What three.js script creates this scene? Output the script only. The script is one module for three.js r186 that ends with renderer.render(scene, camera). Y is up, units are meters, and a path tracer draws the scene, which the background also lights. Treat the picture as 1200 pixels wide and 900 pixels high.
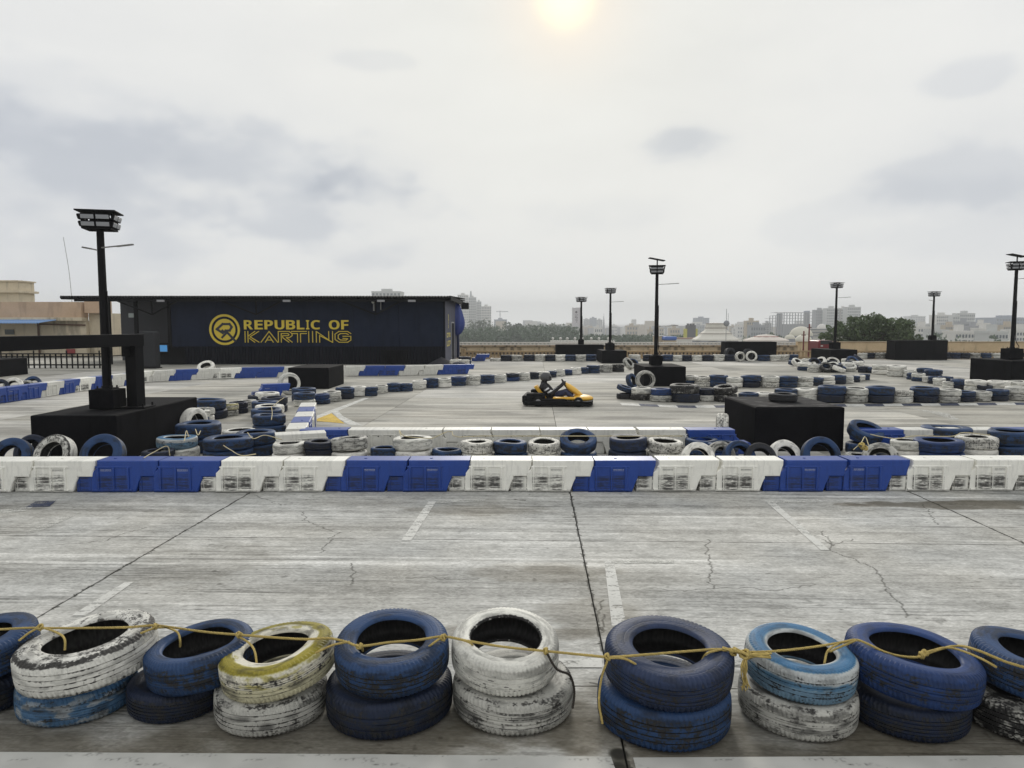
import * as THREE from 'three';
import { mergeGeometries, mergeVertices } from 'three/addons/utils/BufferGeometryUtils.js';
import { RoundedBoxGeometry } from 'three/addons/geometries/RoundedBoxGeometry.js';
import { MarchingCubes } from 'three/addons/objects/MarchingCubes.js';
import { FontLoader } from 'three/addons/loaders/FontLoader.js';
import { TextGeometry } from 'three/addons/geometries/TextGeometry.js';

// ---------------------------------------------------------------- camera, sky, sun, exposure
const scene = new THREE.Scene();
const W = 1200, HH = 900, F = 846, CAMY = 1.85, PITCH = THREE.MathUtils.degToRad(4.66);
const camera = new THREE.PerspectiveCamera(2 * Math.atan(450 / F) * 180 / Math.PI, 4 / 3, 0.1, 6000);
camera.position.set(0, CAMY, 0);
camera.rotation.set(-PITCH, 0, 0);
const renderer = new THREE.WebGLRenderer({ antialias: true });
renderer.toneMapping = THREE.LinearToneMapping;
renderer.toneMappingExposure = 1.15;
renderer.shadowMap.enabled = true;

// seeded random numbers and noise
function rng(seed) { let s = seed >>> 0; return () => { s = (s + 0x6D2B79F5) | 0; let t = Math.imul(s ^ (s >>> 15), 1 | s); t = (t + Math.imul(t ^ (t >>> 7), 61 | t)) ^ t; return ((t ^ (t >>> 14)) >>> 0) / 4294967296; }; }
const NT = new Float32Array(65536); { const r = rng(77); for (let i = 0; i < 65536; i++) NT[i] = r(); }
const mod = (a, n) => ((a % n) + n) % n;
function vn(x, y, px = 256, py = 256, s = 0) {            // value noise 0..1, periods px, py
  const xi = Math.floor(x), yi = Math.floor(y); let fx = x - xi, fy = y - yi;
  fx = fx * fx * (3 - 2 * fx); fy = fy * fy * (3 - 2 * fy);
  const x0 = mod(xi, px), x1 = mod(xi + 1, px), y0 = mod(yi, py), y1 = mod(yi + 1, py), o = s * 7919;
  const h = (a, b) => NT[(a + b * 257 + o) & 65535];
  const a = h(x0, y0), b = h(x1, y0), c = h(x0, y1), d = h(x1, y1);
  return (a + (b - a) * fx) + ((c + (d - c) * fx) - (a + (b - a) * fx)) * fy;
}
function fbm(x, y, oct = 4, px = 256, py = 256, s = 0) { let v = 0, a = 0.5, t = 0; for (let i = 0; i < oct; i++) { v += a * vn(x, y, px, py, s + i); t += a; x *= 2; y *= 2; px = Math.min(px * 2, 256); py = Math.min(py * 2, 256); a *= 0.5; } return v / t; }
const sstep = (a, b, x) => { const t = Math.min(1, Math.max(0, (x - a) / (b - a))); return t * t * (3 - 2 * t); };
const lerp = (a, b, t) => a + (b - a) * t;
const s2l = (c) => (c <= 0.04045 ? c / 12.92 : Math.pow((c + 0.055) / 1.055, 2.4));

// pixel of the photograph -> direction, ground point, point at a forward distance
function pdir(u, v) {
  const a = (450 - v) / F, r = (u - 600) / F, s = Math.sin(PITCH), c = Math.cos(PITCH);
  return new THREE.Vector3(r, -s + c * a, -c - s * a);
}
function gp(u, v, y = 0) { const d = pdir(u, v); return d.multiplyScalar((y - CAMY) / d.y).add(camera.position); }
function at(u, v, dist) { const d = pdir(u, v); return d.multiplyScalar(-dist / d.z).add(camera.position); }
const xAt = (u, dist) => at(u, 384, dist).x;
const yAt = (v, dist) => at(600, v, dist).y;

const SUN = pdir(663, -4).normalize();
{ // hazy overcast sky with a soft sun behind thin cloud
  const w = 2048, h = 1024, data = new Float32Array(w * h * 4);
  const cloudPatch = [[40, 230, 330, 75, .17], [240, 215, 190, 60, .13], [430, 222, 55, 30, .12], [60, 150, 110, 55, .08], [800, 172, 42, 17, .15], [1150, 205, 85, 36, .11], [1130, 88, 32, 14, .08], [1090, 260, 150, 36, .05], [440, 70, 36, 9, .05], [700, 250, 90, 20, .03]].map(([u, v, du, dv, k]) => { const d = pdir(u, v).normalize(); return [Math.atan2(d.x, -d.z), Math.asin(d.y), du / F, dv / F, k]; });
  for (let j = 0; j < h; j++) {
    const el = ((j + .5) / h - .5) * Math.PI, ce = Math.cos(el), se = Math.sin(el);
    for (let i = 0; i < w; i++) {
      const az = ((i + .5) / w - .5) * 2 * Math.PI, dx = Math.cos(az) * ce, dz = Math.sin(az) * ce, dy = se;
      const cosS = dx * SUN.x + dy * SUN.y + dz * SUN.z, ang = Math.acos(Math.min(1, cosS)) * 57.2958;
      // streaky cloud, stretched along the horizon
      const A = Math.atan2(dx, -dz), pu = A * 3.2, pe = el * 9;
      const n1 = fbm(pu + 40 + .6 * vn(pu * 1.5, pe, 256, 256, 3), pe + 30 + .5 * vn(pu * 2, pe * 2, 256, 256, 9), 5, 256, 256, 1), n2 = fbm(pu * 3 + 11, pe * 2.5 + 5, 4, 256, 256, 5);
      let cl = (n1 - .5) * .12 + (n2 - .5) * .05;
      cl *= sstep(-.02, .18, el);
      let dark = 0; const wob = (fbm(A * 11 + 60, el * 24 + 20, 6, 256, 256, 7) - .5) * 2.2, wob2 = (fbm(A * 34 + 9, el * 60 + 33, 4, 256, 256, 8) - .5) * .5;
      for (const [ca, cE, da, dE, k] of cloudPatch) {
        const q = ((A - ca) / da) ** 2 + ((el - cE) / dE) ** 2;
        if (q < 9) dark += k * ((dE < .05 ? .35 : .2) * sstep(1.9, -.2, q * .6 + wob * .6) + (dE < .05 ? .75 : .45) * sstep(.95, .25, q * .6 + wob + wob2));
      }
      const glow = Math.exp(-ang / 16), core = Math.exp(-((ang / 1.75) ** 3)), halo = Math.exp(-((ang / 4.2) ** 2));
      const side = .75 + .25 * Math.cos(A - .1);                  // brighter towards the sun
      let L = (.745 + .05 * glow + .17 * sstep(.45, 1.5, el) + .27 * Math.exp(-Math.max(0, el) / .06)) * lerp(.94, 1.0, side);
      const cool = Math.max(0, -cl * 1.4 + dark * 2.6 + .12 - .3 * glow);
      L = L * (1 + cl - dark * 1.15);
      let r = L * (1 - .12 * cool), g = L * (1 - .045 * cool), b = L * (.982 + .11 * cool - .05 * glow);
      r += halo * .13 + core * .5; g += halo * .04 + core * .42; b += halo * -.03 + core * .12;
      if (el < 0) { const k = sstep(0, -.25, el); r = lerp(r, .42, k); g = lerp(g, .42, k); b = lerp(b, .41, k); }
      const o = (j * w + i) * 4; data[o] = r; data[o + 1] = g; data[o + 2] = b; data[o + 3] = 1;
    }
  }
  const t = new THREE.DataTexture(data, w, h, THREE.RGBAFormat, THREE.FloatType);
  t.mapping = THREE.EquirectangularReflectionMapping; t.magFilter = t.minFilter = THREE.LinearFilter; t.colorSpace = THREE.LinearSRGBColorSpace; t.needsUpdate = true;
  scene.background = t; scene.environment = t;
}
const sun = new THREE.DirectionalLight(new THREE.Color(1, .95, .86), 1.3);
sun.position.copy(SUN).multiplyScalar(80); sun.castShadow = true; sun.shadow.radius = 22;
sun.shadow.mapSize.set(2048, 2048);
Object.assign(sun.shadow.camera, { left: -45, right: 45, top: 45, bottom: -45, near: 1, far: 200 });
scene.add(sun); scene.add(sun.target);

// ---------------------------------------------------------------- helpers
const used = new Map();
function numbered(n) { const k = used.get(n) || 0; used.set(n, k + 1); return k ? `${n}_${String(k).padStart(3, '0')}` : n; }
function tag(o, label, category, group, kind) { if (label) o.userData.label = label; if (category) o.userData.category = category; if (group) o.userData.group = group; if (kind) o.userData.kind = kind; return o; }
function thing(name, label, category, pos = [0, 0, 0], turn = 0, group) { const g = new THREE.Group(); g.name = numbered(name); g.position.set(...pos); g.rotation.y = turn; scene.add(g); return tag(g, label, category, group); }
function part(name, geo, mat, parent) { const m = new THREE.Mesh(Array.isArray(geo) ? merge(geo) : geo, mat); m.name = name; m.castShadow = m.receiveShadow = true; parent.add(m); return m; }
function solo(name, geo, mat, label, category, group) { const m = part(numbered(name), geo, mat, scene); return tag(m, label, category, group); }
function struct(name, geo, mat) { const m = part(numbered(name), geo, mat, scene); m.userData.kind = 'structure'; return m; }
function merge(list) { return mergeGeometries(list.map((g) => { const q = g.index ? g.toNonIndexed() : g; for (const k of Object.keys(q.attributes)) if (!['position', 'normal', 'uv'].includes(k)) q.deleteAttribute(k); return q; })); }
const M4 = new THREE.Matrix4();
function bx(x0, x1, y0, y1, z0, z1) { const g = new THREE.BoxGeometry(Math.abs(x1 - x0), Math.abs(y1 - y0), Math.abs(z1 - z0)); g.translate((x0 + x1) / 2, (y0 + y1) / 2, (z0 + z1) / 2); return g; }
function rbx(w, h, d, r = .015, x = 0, y = 0, z = 0) { const g = new RoundedBoxGeometry(w, h, d, 2, r); g.translate(x, y, z); return g; }
function cyl(r0, r1, h, x = 0, y = 0, z = 0, n = 14) { const g = new THREE.CylinderGeometry(r1, r0, h, n); g.translate(x, y + h / 2, z); return g; }
function tube(pts, r, seg = 40, n = 6, closed = false) { return new THREE.TubeGeometry(new THREE.CatmullRomCurve3(pts, closed, 'centripetal'), seg, r, n, closed); }
function bar(a, b, w, h = w) { const v = new THREE.Vector3().subVectors(b, a), g = new THREE.BoxGeometry(w, h, v.length()); g.applyMatrix4(new THREE.Matrix4().lookAt(b, a, new THREE.Vector3(0, 1, .001))); g.translate((a.x + b.x) / 2, (a.y + b.y) / 2, (a.z + b.z) / 2); return g; }
const V = (x, y, z) => new THREE.Vector3(x, y, z);
function mat(hexOrRgb, rough = .85, o = {}) { const c = new THREE.Color(); Array.isArray(hexOrRgb) ? c.setRGB(...hexOrRgb) : c.set(hexOrRgb); return new THREE.MeshPhysicalMaterial({ color: c, roughness: rough, specularIntensity: rough > .65 ? .3 : 1, ...o }); }
function dtex(w, h, fn, srgb = true, wrap = true) {
  const d = new Uint8Array(w * h * 4), c = [0, 0, 0, 255];
  for (let j = 0; j < h; j++) for (let i = 0; i < w; i++) { c[3] = 255; fn(i, j, c); const o = (j * w + i) * 4; d[o] = c[0]; d[o + 1] = c[1]; d[o + 2] = c[2]; d[o + 3] = c[3]; }
  const t = new THREE.DataTexture(d, w, h); t.magFilter = THREE.LinearFilter; t.minFilter = THREE.LinearMipmapLinearFilter; t.generateMipmaps = true;
  if (wrap) t.wrapS = t.wrapT = THREE.RepeatWrapping; if (srgb) t.colorSpace = THREE.SRGBColorSpace; t.needsUpdate = true; return t;
}

// grain for painted and plastered surfaces: sRGB base colour with mottling and stains
function grainTex(rgb, seed, amp = 14, stain = 0, n = 256) {
  return dtex(n, n, (i, j, c) => { const x = i / n, y = j / n; const a = (fbm(x * 8, y * 8, 4, 8, 8, seed) - .5) * 2, b = (vn(x * 128, y * 128, 128, 128, seed + 3) - .5) * 2, s = stain * sstep(.55, .8, fbm(x * 16, y * 3, 3, 16, 3, seed + 5)); for (let k = 0; k < 3; k++) c[k] = Math.max(0, Math.min(255, rgb[k] + amp * (a + .45 * b) - s * rgb[k])); });
}
function uvBox(g, s = 1) { // world-size uv by face direction
  const q = g.index ? g.toNonIndexed() : g; q.computeVertexNormals(); const p = q.attributes.position, n = q.attributes.normal, uv = new Float32Array(p.count * 2);
  for (let i = 0; i < p.count; i++) { const ax = Math.abs(n.getX(i)), ay = Math.abs(n.getY(i)), az = Math.abs(n.getZ(i)); const [a, b] = ay > ax && ay > az ? [p.getX(i), p.getZ(i)] : ax > az ? [p.getZ(i), p.getY(i)] : [p.getX(i), p.getY(i)]; uv[i * 2] = a * s; uv[i * 2 + 1] = b * s; }
  q.setAttribute('uv', new THREE.BufferAttribute(uv, 2)); return q;
}

// ---------------------------------------------------------------- rooftop deck of cast slabs
const TH = THREE.MathUtils.degToRad(1.83), ct = Math.cos(TH), st = Math.sin(TH);
const toDeck = (p) => [p.x * ct + p.z * st, p.x * st - p.z * ct];            // world -> (across, along)
const fromDeck = (a, b, y = 0) => V(a * ct + b * st, y, a * st - b * ct);
const jc = toDeck(gp(668, 577))[0], jl = toDeck(gp(285, 582))[0], jr = toDeck(gp(1080, 583))[0];
const NA0 = -9.4, NA1 = 9.6, NB0 = 1.0, NB1 = 8.66;                           // area of the detailed near texture
const pxDeck = (u, v) => toDeck(gp(u, v));
const TW = 2048, TH2 = 2048;
const cracks = [
  [[355, 600], [357, 610], [372, 616], [386, 622], [398, 624], [410, 622]], [[398, 624], [388, 632], [380, 645], [374, 648]],
  [[827, 632], [829, 650], [834, 668], [832, 682], [838, 690]], [[962, 622], [976, 646], [1010, 660], [1032, 673], [1040, 690], [1050, 705], [1062, 724]],
  [[412, 660], [416, 672], [414, 685]], [[300, 580], [320, 588], [332, 592]], [[170, 618], [120, 634], [60, 640]], [[1100, 615], [1090, 600], [1076, 590]],
  [[700, 703], [702, 720], [706, 735], [704, 745]], [[760, 690], [800, 692], [850, 688], [900, 690], [960, 686]], [[960, 632], [975, 640], [1000, 632]], [[476, 676], [520, 678], [560, 679]],
  [[693, 803], [704, 801], [715, 803]],
].map((l) => l.map(([u, v]) => pxDeck(u, v)));
const crackMask = new Float32Array(TW * TH2);
{ // ragged dark lines of cracked concrete
  const r = rng(5);
  const dot = (a, b, k, rad) => {
    const x = (a - NA0) / (NA1 - NA0) * TW, y = (b - NB0) / (NB1 - NB0) * TH2, rx = Math.max(.7, rad / (NA1 - NA0) * TW), ry = Math.max(.9, rad / (NB1 - NB0) * TH2);
    for (let j = Math.floor(y - ry - 1); j <= y + ry + 1; j++) for (let i = Math.floor(x - rx - 1); i <= x + rx + 1; i++) { if (i < 0 || j < 0 || i >= TW || j >= TH2) continue; const q = Math.hypot((i - x) / rx, (j - y) / ry); if (q < 1.2) { const o = j * TW + i; crackMask[o] = Math.max(crackMask[o], k * (1 - sstep(.6, 1.2, q))); } }
  };
  const line = (a0, b0, a1, b1, wid, k, jit) => { const L = Math.hypot(a1 - a0, b1 - b0), n = Math.ceil(L / .004); for (let i = 0; i <= n; i++) { const t = i / n, s = i * .004; const e = jit * (fbm(s * 9 + a0 * 7, b0 * 5, 4) - .5) * 2; const nx = (b1 - b0) / L, ny = -(a1 - a0) / L; dot(lerp(a0, a1, t) + nx * e, lerp(b0, b1, t) + ny * e, k * (.55 + .45 * vn(s * 30, 3)), wid * (.5 + vn(s * 14, 8))); } };
  for (const l of cracks) for (let i = 0; i + 1 < l.length; i++) line(...l[i], ...l[i + 1], .0045, .6, .06);
  // crumbled edges of the long joints
  for (const a of [jc, jl, jr]) { line(a - .003, NB0, a - .003, NB1, .008, .8, .012); for (let q = 0; q < 90; q++) { const b = lerp(NB0, NB1, r()); line(a, b, a + (r() - .5) * .05, b + (r() - .5) * .12, .005 + .008 * r() * r(), .8, .01); } }
  line(jc - .01, 2.2, jc - .03, 3.0, .03, .95, .03);
  for (const b of [3.58, 6.1]) line(NA0, b, NA1, b, .006, .7, .008);
}
const darkSpots = [[600, 742, .45, .1, .5], [60, 596, .9, .3, .2], [640, 850, .5, .2, .45], [640, 670, .5, .2, .4], [560, 598, .7, .18, .45], [690, 722, .3, .25, .4], [230, 660, .5, .5, .25], [1130, 592, 1.1, .14, 1.1], [1190, 590, .7, .12, .9], [960, 870, 1.1, .22, .5], [1150, 870, .7, .22, .5], [640, 668, .25, .08, .3], [1020, 810, 1.0, .25, .3], [90, 880, .8, .2, .3], [420, 872, .7, .12, .35]].map(([u, v, ra, rb, k]) => [...pxDeck(u, v), ra, rb, k]);  // stains, and darker spots in front of the roped stacks
function concrete(a, b) { // sRGB grey value of broomed concrete, and its height
  const wv = .12 * Math.sin(a * .9) + .3 * vn(a * .6, b * .4, 256, 256, 4);
  const line = .65 * vn(a * 1.1 + 3 * vn(b * 2, 7), b * 58 + wv, 256, 256, 21) + .35 * vn(a * 5.5, b * 61 + wv, 256, 256, 22), line2 = vn(a * 2.6, b * 105 + wv, 256, 256, 27), deep = fbm(a * .5 + 5, b * 3.2, 4, 256, 256, 51);
  const streak = fbm(a * .8 + 3, b * 9, 4, 256, 256, 31), band = fbm(a * .14 + 17, b * 2.4, 3, 256, 256, 35);
  const blot = fbm(a * 1.5 + 60, b * 1.9 + 60, 6, 256, 256, 41), mot = fbm(a * 9, b * 15, 3, 256, 256, 43), speck = vn(a * 110, b * 230, 256, 256, 44), grit = vn(a * 46, b * 84, 256, 256, 46);
  const cut = sstep(.50, .80, line) * (.22 + 1.1 * sstep(.38, .66, deep)), fine = sstep(.45, .85, line2);
  let g = 174 + (streak - .5) * 20 + (band - .5) * 20 + (blot - .5) * 46 + (mot - .5) * 38 + (speck - .5) * 34 + (grit - .5) * 30 - 46 * sstep(.86, .94, vn(a * 19, b * 31, 256, 256, 48)) * sstep(.45, .7, blot);
  g -= 25 * cut + 9 * fine;
  g += 24 * sstep(.70, .80, fbm(a * .25 + 8, b * 10 + 3, 3, 256, 256, 55)); g -= 16 * sstep(.72, .78, vn(a * .12 + 4, b * 7, 256, 256, 57));
  return [g, 1 - .7 * cut - .3 * fine];
}
const nearHeight = new Uint8Array(TW * TH2);
function nearPixel(i, j, c) {
  const a = lerp(NA0, NA1, (i + .5) / TW), b = lerp(NB0, NB1, (j + .5) / TH2);
  let [g, h] = concrete(a, b);
  const k = crackMask[j * TW + i];
  nearHeight[j * TW + i] = Math.max(0, 200 * h + 40 - 140 * k);
  let dirtDark = 0;
  for (const [sa, sb, ra, rb, w] of darkSpots) { const q = ((a - sa) / ra) ** 2 + ((b - sb) / rb) ** 2; if (q < 3.5) dirtDark += w * sstep(1.7, .5, q + 2.2 * (fbm(a * 5, b * 9, 4, 256, 256, 61) - .5)); }
  if (b < 4.2) dirtDark += .8 * sstep(.40, .66, fbm(a * 1.6 + 31, b * 2.4 + 7, 5, 256, 256, 66)) * sstep(3.75, 3.3, b + .9 * (fbm(a * 2.4, b * 5, 4, 256, 256, 67) - .5));  // further brownish darkening around and in front of the roped stacks
  dirtDark = Math.min(1.2, dirtDark);
  g *= 1 - .40 * dirtDark;
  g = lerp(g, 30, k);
  const warm = .5 + 6 * dirtDark + 4 * (vn(a * 1.9, b * 1.9, 256, 256, 71) - .5);
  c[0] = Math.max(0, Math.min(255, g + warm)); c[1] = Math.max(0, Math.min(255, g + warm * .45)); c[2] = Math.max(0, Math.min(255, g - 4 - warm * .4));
}
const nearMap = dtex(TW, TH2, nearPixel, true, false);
const nearBump = dtex(TW, TH2, (i, j, c) => { c[0] = c[1] = c[2] = nearHeight[j * TW + i]; }, false, false);
const farMap = dtex(1024, 1024, (i, j, c) => {
  const x = i / 1024, y = j / 1024; // 12 x 12 m
  const streak = fbm(x * 4, y * 60, 4, 4, 60, 31), blot = fbm(x * 8, y * 10, 5, 8, 10, 41), band = fbm(x * 3, y * 14, 3, 3, 14, 14), sk = sstep(.58, .72, fbm(x * 6, y * 34, 3, 6, 34, 91)), sp = vn(x * 256, y * 256, 256, 256, 3), light = sstep(.6, .75, fbm(x * 5, y * 40, 3, 5, 40, 97));
  const g = 160 + (streak - .5) * 44 + (blot - .5) * 60 + (band - .5) * 30 - 24 * sk + 18 * light + (sp - .5) * 12; const w = 3 + 8 * (blot - .5);
  c[0] = Math.min(255, g + w); c[1] = Math.min(255, g + w * .4); c[2] = Math.min(255, g - 4 - w * .3);
});
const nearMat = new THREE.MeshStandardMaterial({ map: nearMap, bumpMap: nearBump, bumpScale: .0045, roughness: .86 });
const farMats = [0xffffff, 0xf3f2ee, 0xe8e7e2].map((h) => new THREE.MeshStandardMaterial({ map: farMap, roughness: .86, color: h }));
const deck = new THREE.Group(); deck.name = 'rooftop_deck'; deck.userData = { kind: 'structure', label: 'brushed grey concrete rooftop deck of joined slabs' }; deck.rotation.y = -TH; scene.add(deck);
const acrossJ = [jl - 3.65 * 10, jl - 3.65 * 9, jl - 3.65 * 8, jl - 3.65 * 7, jl - 3.65 * 6, jl - 3.65 * 5, jl - 3.65 * 4, jl - 3.65 * 3, jl - 3.65 * 2, jl - 3.65, jl, jc, jr, ...Array.from({ length: 9 }, (_, i) => jr + 3.65 * (i + 1))];
const alongJ = [-4.5, 1.06, 3.58, 6.1, 8.62, 13.6, 18.3, 23.2, 28.2, 33.2, 39.6];
{
  const r = rng(9);
  for (let i = 0; i + 1 < acrossJ.length; i++) for (let j = 0; j + 1 < alongJ.length; j++) {
    const a0 = acrossJ[i] + .0045, a1 = acrossJ[i + 1] - .0045, b0 = alongJ[j] + .002, b1 = alongJ[j + 1] - .002;
    if (j < 3 && (i < 4 || i > 17)) continue;
    const near = a0 > NA0 && a1 < NA1 && b0 > NB0 && b1 < NB1;
    const g = bx(a0, a1, -.14, 0, -b1, -b0), p = g.attributes.position, n = g.attributes.normal, uv = g.attributes.uv, du = r(), dv = r();
    for (let k = 0; k < p.count; k++) { const a = p.getX(k), b = -p.getZ(k) + (Math.abs(n.getZ(k)) > .5 ? p.getY(k) : 0); near ? uv.setXY(k, (a - NA0) / (NA1 - NA0), (b - NB0) / (NB1 - NB0)) : uv.setXY(k, a / 12 + du, b / 12 + dv); }
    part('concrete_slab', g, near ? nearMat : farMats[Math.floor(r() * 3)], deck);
  }
  const g = bx(acrossJ[0], acrossJ[acrossJ.length - 1], -.5, -.022, 4.4, -39.5); part('joint_filler', g, mat([.03, .03, .028], .95), deck);
}

// worn painted markings as thin sheets
function paintTex(seed, keep, rgb) { return dtex(256, 256, (i, j, c) => { const x = i / 256, y = j / 256; const n = fbm(x * 10, y * 30, 4, 10, 30, seed), f = vn(x * 90, y * 90, 90, 90, seed + 2); const m = .9 * sstep(keep - .24, keep + .16, n * .7 + f * .3); const d = (fbm(x * 6, y * 6, 3, 6, 6, seed + 7) - .5) * 30; c[0] = rgb[0] + d; c[1] = rgb[1] + d; c[2] = rgb[2] + d; c[3] = 255 * m; }); }
function paintMat(seed, keep, rgb) { return new THREE.MeshStandardMaterial({ map: paintTex(seed, keep, rgb), roughness: .8, transparent: true, depthWrite: false }); }
const pWhite = paintMat(1, .38, [205, 205, 200]), pBand = paintMat(12, .24, [186, 186, 181]), pFaint = paintMat(2, .52, [196, 196, 190]), pYellow = paintMat(3, .30, [205, 172, 62]), pNavy = paintMat(4, .40, [46, 56, 84]), pBlue = paintMat(7, .42, [52, 70, 120]);
let sheetY = .004;
function sheet(pts, m, label, group) { // ground polygon from deck pixels
  const P = pts.map(([u, v]) => { const p = gp(u, v); return new THREE.Vector2(p.x, -p.z); }); const g = new THREE.ShapeGeometry(new THREE.Shape(P)); g.rotateX(-Math.PI / 2); g.translate(0, sheetY, 0); sheetY = sheetY > .0052 ? .004 : sheetY + .0001;
  const me = part(numbered('painted_marking'), g, m, scene); me.userData = { kind: 'structure', label }; return me;
}
sheet([[708, 657], [719, 657], [734, 733], [717, 735]], pWhite, 'white painted bay line beside the long slab joint');
sheet([[719, 657], [790, 656], [790, 660], [720, 661]], pFaint, 'faint painted cross line of a bay');
sheet([[502, 588], [511, 588], [482, 634], [470, 634]], pWhite, 'short worn white bay line');
sheet([[896, 587], [905, 587], [972, 645], [962, 645]], pWhite, 'slanting worn white bay line');
sheet([[905, 587], [960, 585], [960, 589], [908, 590]], pFaint, 'faint white bay corner line');
sheet([[146, 683], [156, 683], [101, 722], [84, 722]], pWhite, 'chipped white bay line beside slab joint');
sheet([[88, 601], [96, 601], [44, 624], [30, 624]], pFaint, 'faint white bay line');
sheet([[512, 587], [570, 585], [570, 588], [510, 590]], pFaint, 'faint white bay corner line');
sheet([[-60, 882], [430, 885], [716, 888], [722, 905], [-70, 904]], pBand, 'broad white band painted across the deck');
sheet([[742, 889], [1260, 886], [1260, 902], [746, 905]], pBand, 'broad white band painted across the deck');
sheet([[655, 773], [705, 772], [706, 783], [655, 783]], pWhite, 'short white painted bar by the joint');
sheet([[850, 772], [870, 772], [872, 782], [852, 782]], pFaint, 'faint white painted bar');
sheet([[42, 588], [66, 587], [58, 594], [30, 595]], pNavy, 'navy paint patch');
sheet([[0, 598], [40, 594], [28, 600], [-10, 603]], pFaint, 'faint white paint patch');
// chicane marking
sheet([[364, 493], [387, 483.4], [404, 496.6]], pYellow, 'yellow painted triangle at the chicane');
sheet([[352, 495], [386, 481.5], [427, 466.4], [433, 466.4], [395, 482], [362, 494.5]], pWhite, 'white edge line of the chicane');
sheet([[389, 483], [396, 481.5], [402, 488], [424, 498.5], [410, 498.5], [397, 491]], pWhite, 'curved white edge line of the chicane');
sheet([[330, 495], [345, 495], [356, 491.5], [345, 492]], pFaint, 'white edge line of the chicane');
{ // kerb painted flat along the tyre wall
  const n = 22; for (let i = 0; i < n; i++) { const f = (k) => lerp(726, 1210, k / n), vv = (k, o) => { const u = f(k); return (u < 800 ? lerp(473.6, 476.8, (u - 726) / 74) : lerp(476.8, 473.2, (u - 800) / 400)) + o; }; sheet([[f(i), vv(i, -1.3)], [f(i + 1), vv(i + 1, -1.3)], [f(i + 1) + 3, vv(i + 1, 1.5)], [f(i) + 3, vv(i, 1.5)]], i % 2 ? pNavy : pWhite, i % 2 ? 'navy painted kerb stripe' : 'white painted kerb stripe'); }
}
sheet([[1052, 476.5], [1110, 484], [1125, 492], [1115, 492], [1092, 484]], pFaint, 'faint white racing line');
sheet([[560, 450.5], [690, 441], [690, 442], [562, 452]], pFaint, 'faint white line along the tyre wall');
sheet([[850, 480], [862, 488], [858, 488], [844, 480]], pFaint, 'faint white racing line');

// ---------------------------------------------------------------- tyres
const OUT = [[.60, .27, 0], [.612, .312, .02], [.645, .325, .04], [.66, .337, .05], [.68, .33, .06], [.75, .347, .11], [.82, .349, .16], [.885, .338, .20], [.932, .318, .23], [.966, .286, .26], [.983, .252, .28], [.989, .222, .30]];
function tyreProfile(detail, kind = 0) {
  const bead = [.60, .565, .645][kind], sets = [[.141, .049, -.049, -.141], [.156, .08, 0, -.08, -.156], [.11, 0, -.11]][kind];
  const P = OUT.map((p) => [...p, 0]); P.forEach((p, i) => { if (i >= 8 && i <= 11) p[3] = 1; });
  const tr = (y) => .989 + .011 * (1 - (y / .222) ** 2), vv = (y) => .4 - y / .222 * .1;
  if (detail) for (const gy of sets) for (const [dy, dr] of [[.014, 0], [.0085, .001], [.006, .026], [-.006, .026], [-.0085, .001], [-.014, 0]]) P.push([tr(gy + dy) - dr, gy + dy, vv(gy + dy), 0]);
  else for (const gy of [.08, -.08]) for (const [dy, dr] of [[.022, 0], [0, .02], [-.022, 0]]) P.push([tr(gy + dy) - dr, gy + dy, vv(gy + dy), 0]);
  for (let i = OUT.length - 1; i >= 0; i--) P.push([OUT[i][0], -OUT[i][1], .8 - OUT[i][2], i >= 8 ? 1 : 0]);
  for (const [r, y, v] of [[.64, -.255, .82], [.74, -.29, .85], [.86, -.265, .87], [.93, -.19, .89], [.955, 0, .91], [.93, .19, .93], [.86, .265, .95], [.74, .29, .97], [.64, .255, .985], [.60, .27, 1]]) P.push([r, y, v, 0]);
  for (const p of P) if (p[0] < .92 && (p[2] < .23 || p[2] > .57)) p[0] = .92 - (.92 - p[0]) * (.92 - bead) / .32;
  return P;
}
function tyreGeo(segs, detail, seed, coarse) {
  let P = tyreProfile(detail, seed % 3); if (coarse) P = P.filter((p, i) => i % 2 === 0 || i === P.length - 1);
  const n = P.length, r = rng(seed), ph = r() * 6.28, pos = [], uv = [], idx = [], nor = [];
  for (let i = 0; i <= segs; i++) {
    const k = i % segs, th = k / segs * Math.PI * 2, notch = detail && k % 3 === 0;
    const sag = .018 * Math.sin(2 * th + ph) + .01 * Math.sin(3 * th + ph * 2), ov = 1 + .012 * Math.sin(2 * th + ph * 1.7);
    for (const [pr, py, v, sh] of P) { const d = notch && sh ? .026 : 0, rr = (pr - d) * ov, y = py * (1 - d * .8) + sag * (.4 + .6 * (py > 0)); pos.push(rr * Math.cos(th), y, rr * Math.sin(th)); uv.push(i / segs, v); }
  }
  for (let i = 0; i < segs; i++) for (let j = 0; j + 1 < n; j++) { const a = i * n + j, b = a + n; idx.push(a, a + 1, b, b, a + 1, b + 1); }
  const g = new THREE.BufferGeometry(); g.setAttribute('position', new THREE.Float32BufferAttribute(pos, 3)); g.setAttribute('uv', new THREE.Float32BufferAttribute(uv, 2)); g.setIndex(idx); g.computeVertexNormals();
  const N = g.attributes.normal, last = segs * n; // one seam, one normal
  for (let j = 0; j < n; j++) { const a = V(N.getX(j) + N.getX(last + j), N.getY(j) + N.getY(last + j), N.getZ(j) + N.getZ(last + j)).normalize(); N.setXYZ(j, a.x, a.y, a.z); N.setXYZ(last + j, a.x, a.y, a.z); }
  // outward check
  return g;
}
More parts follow.
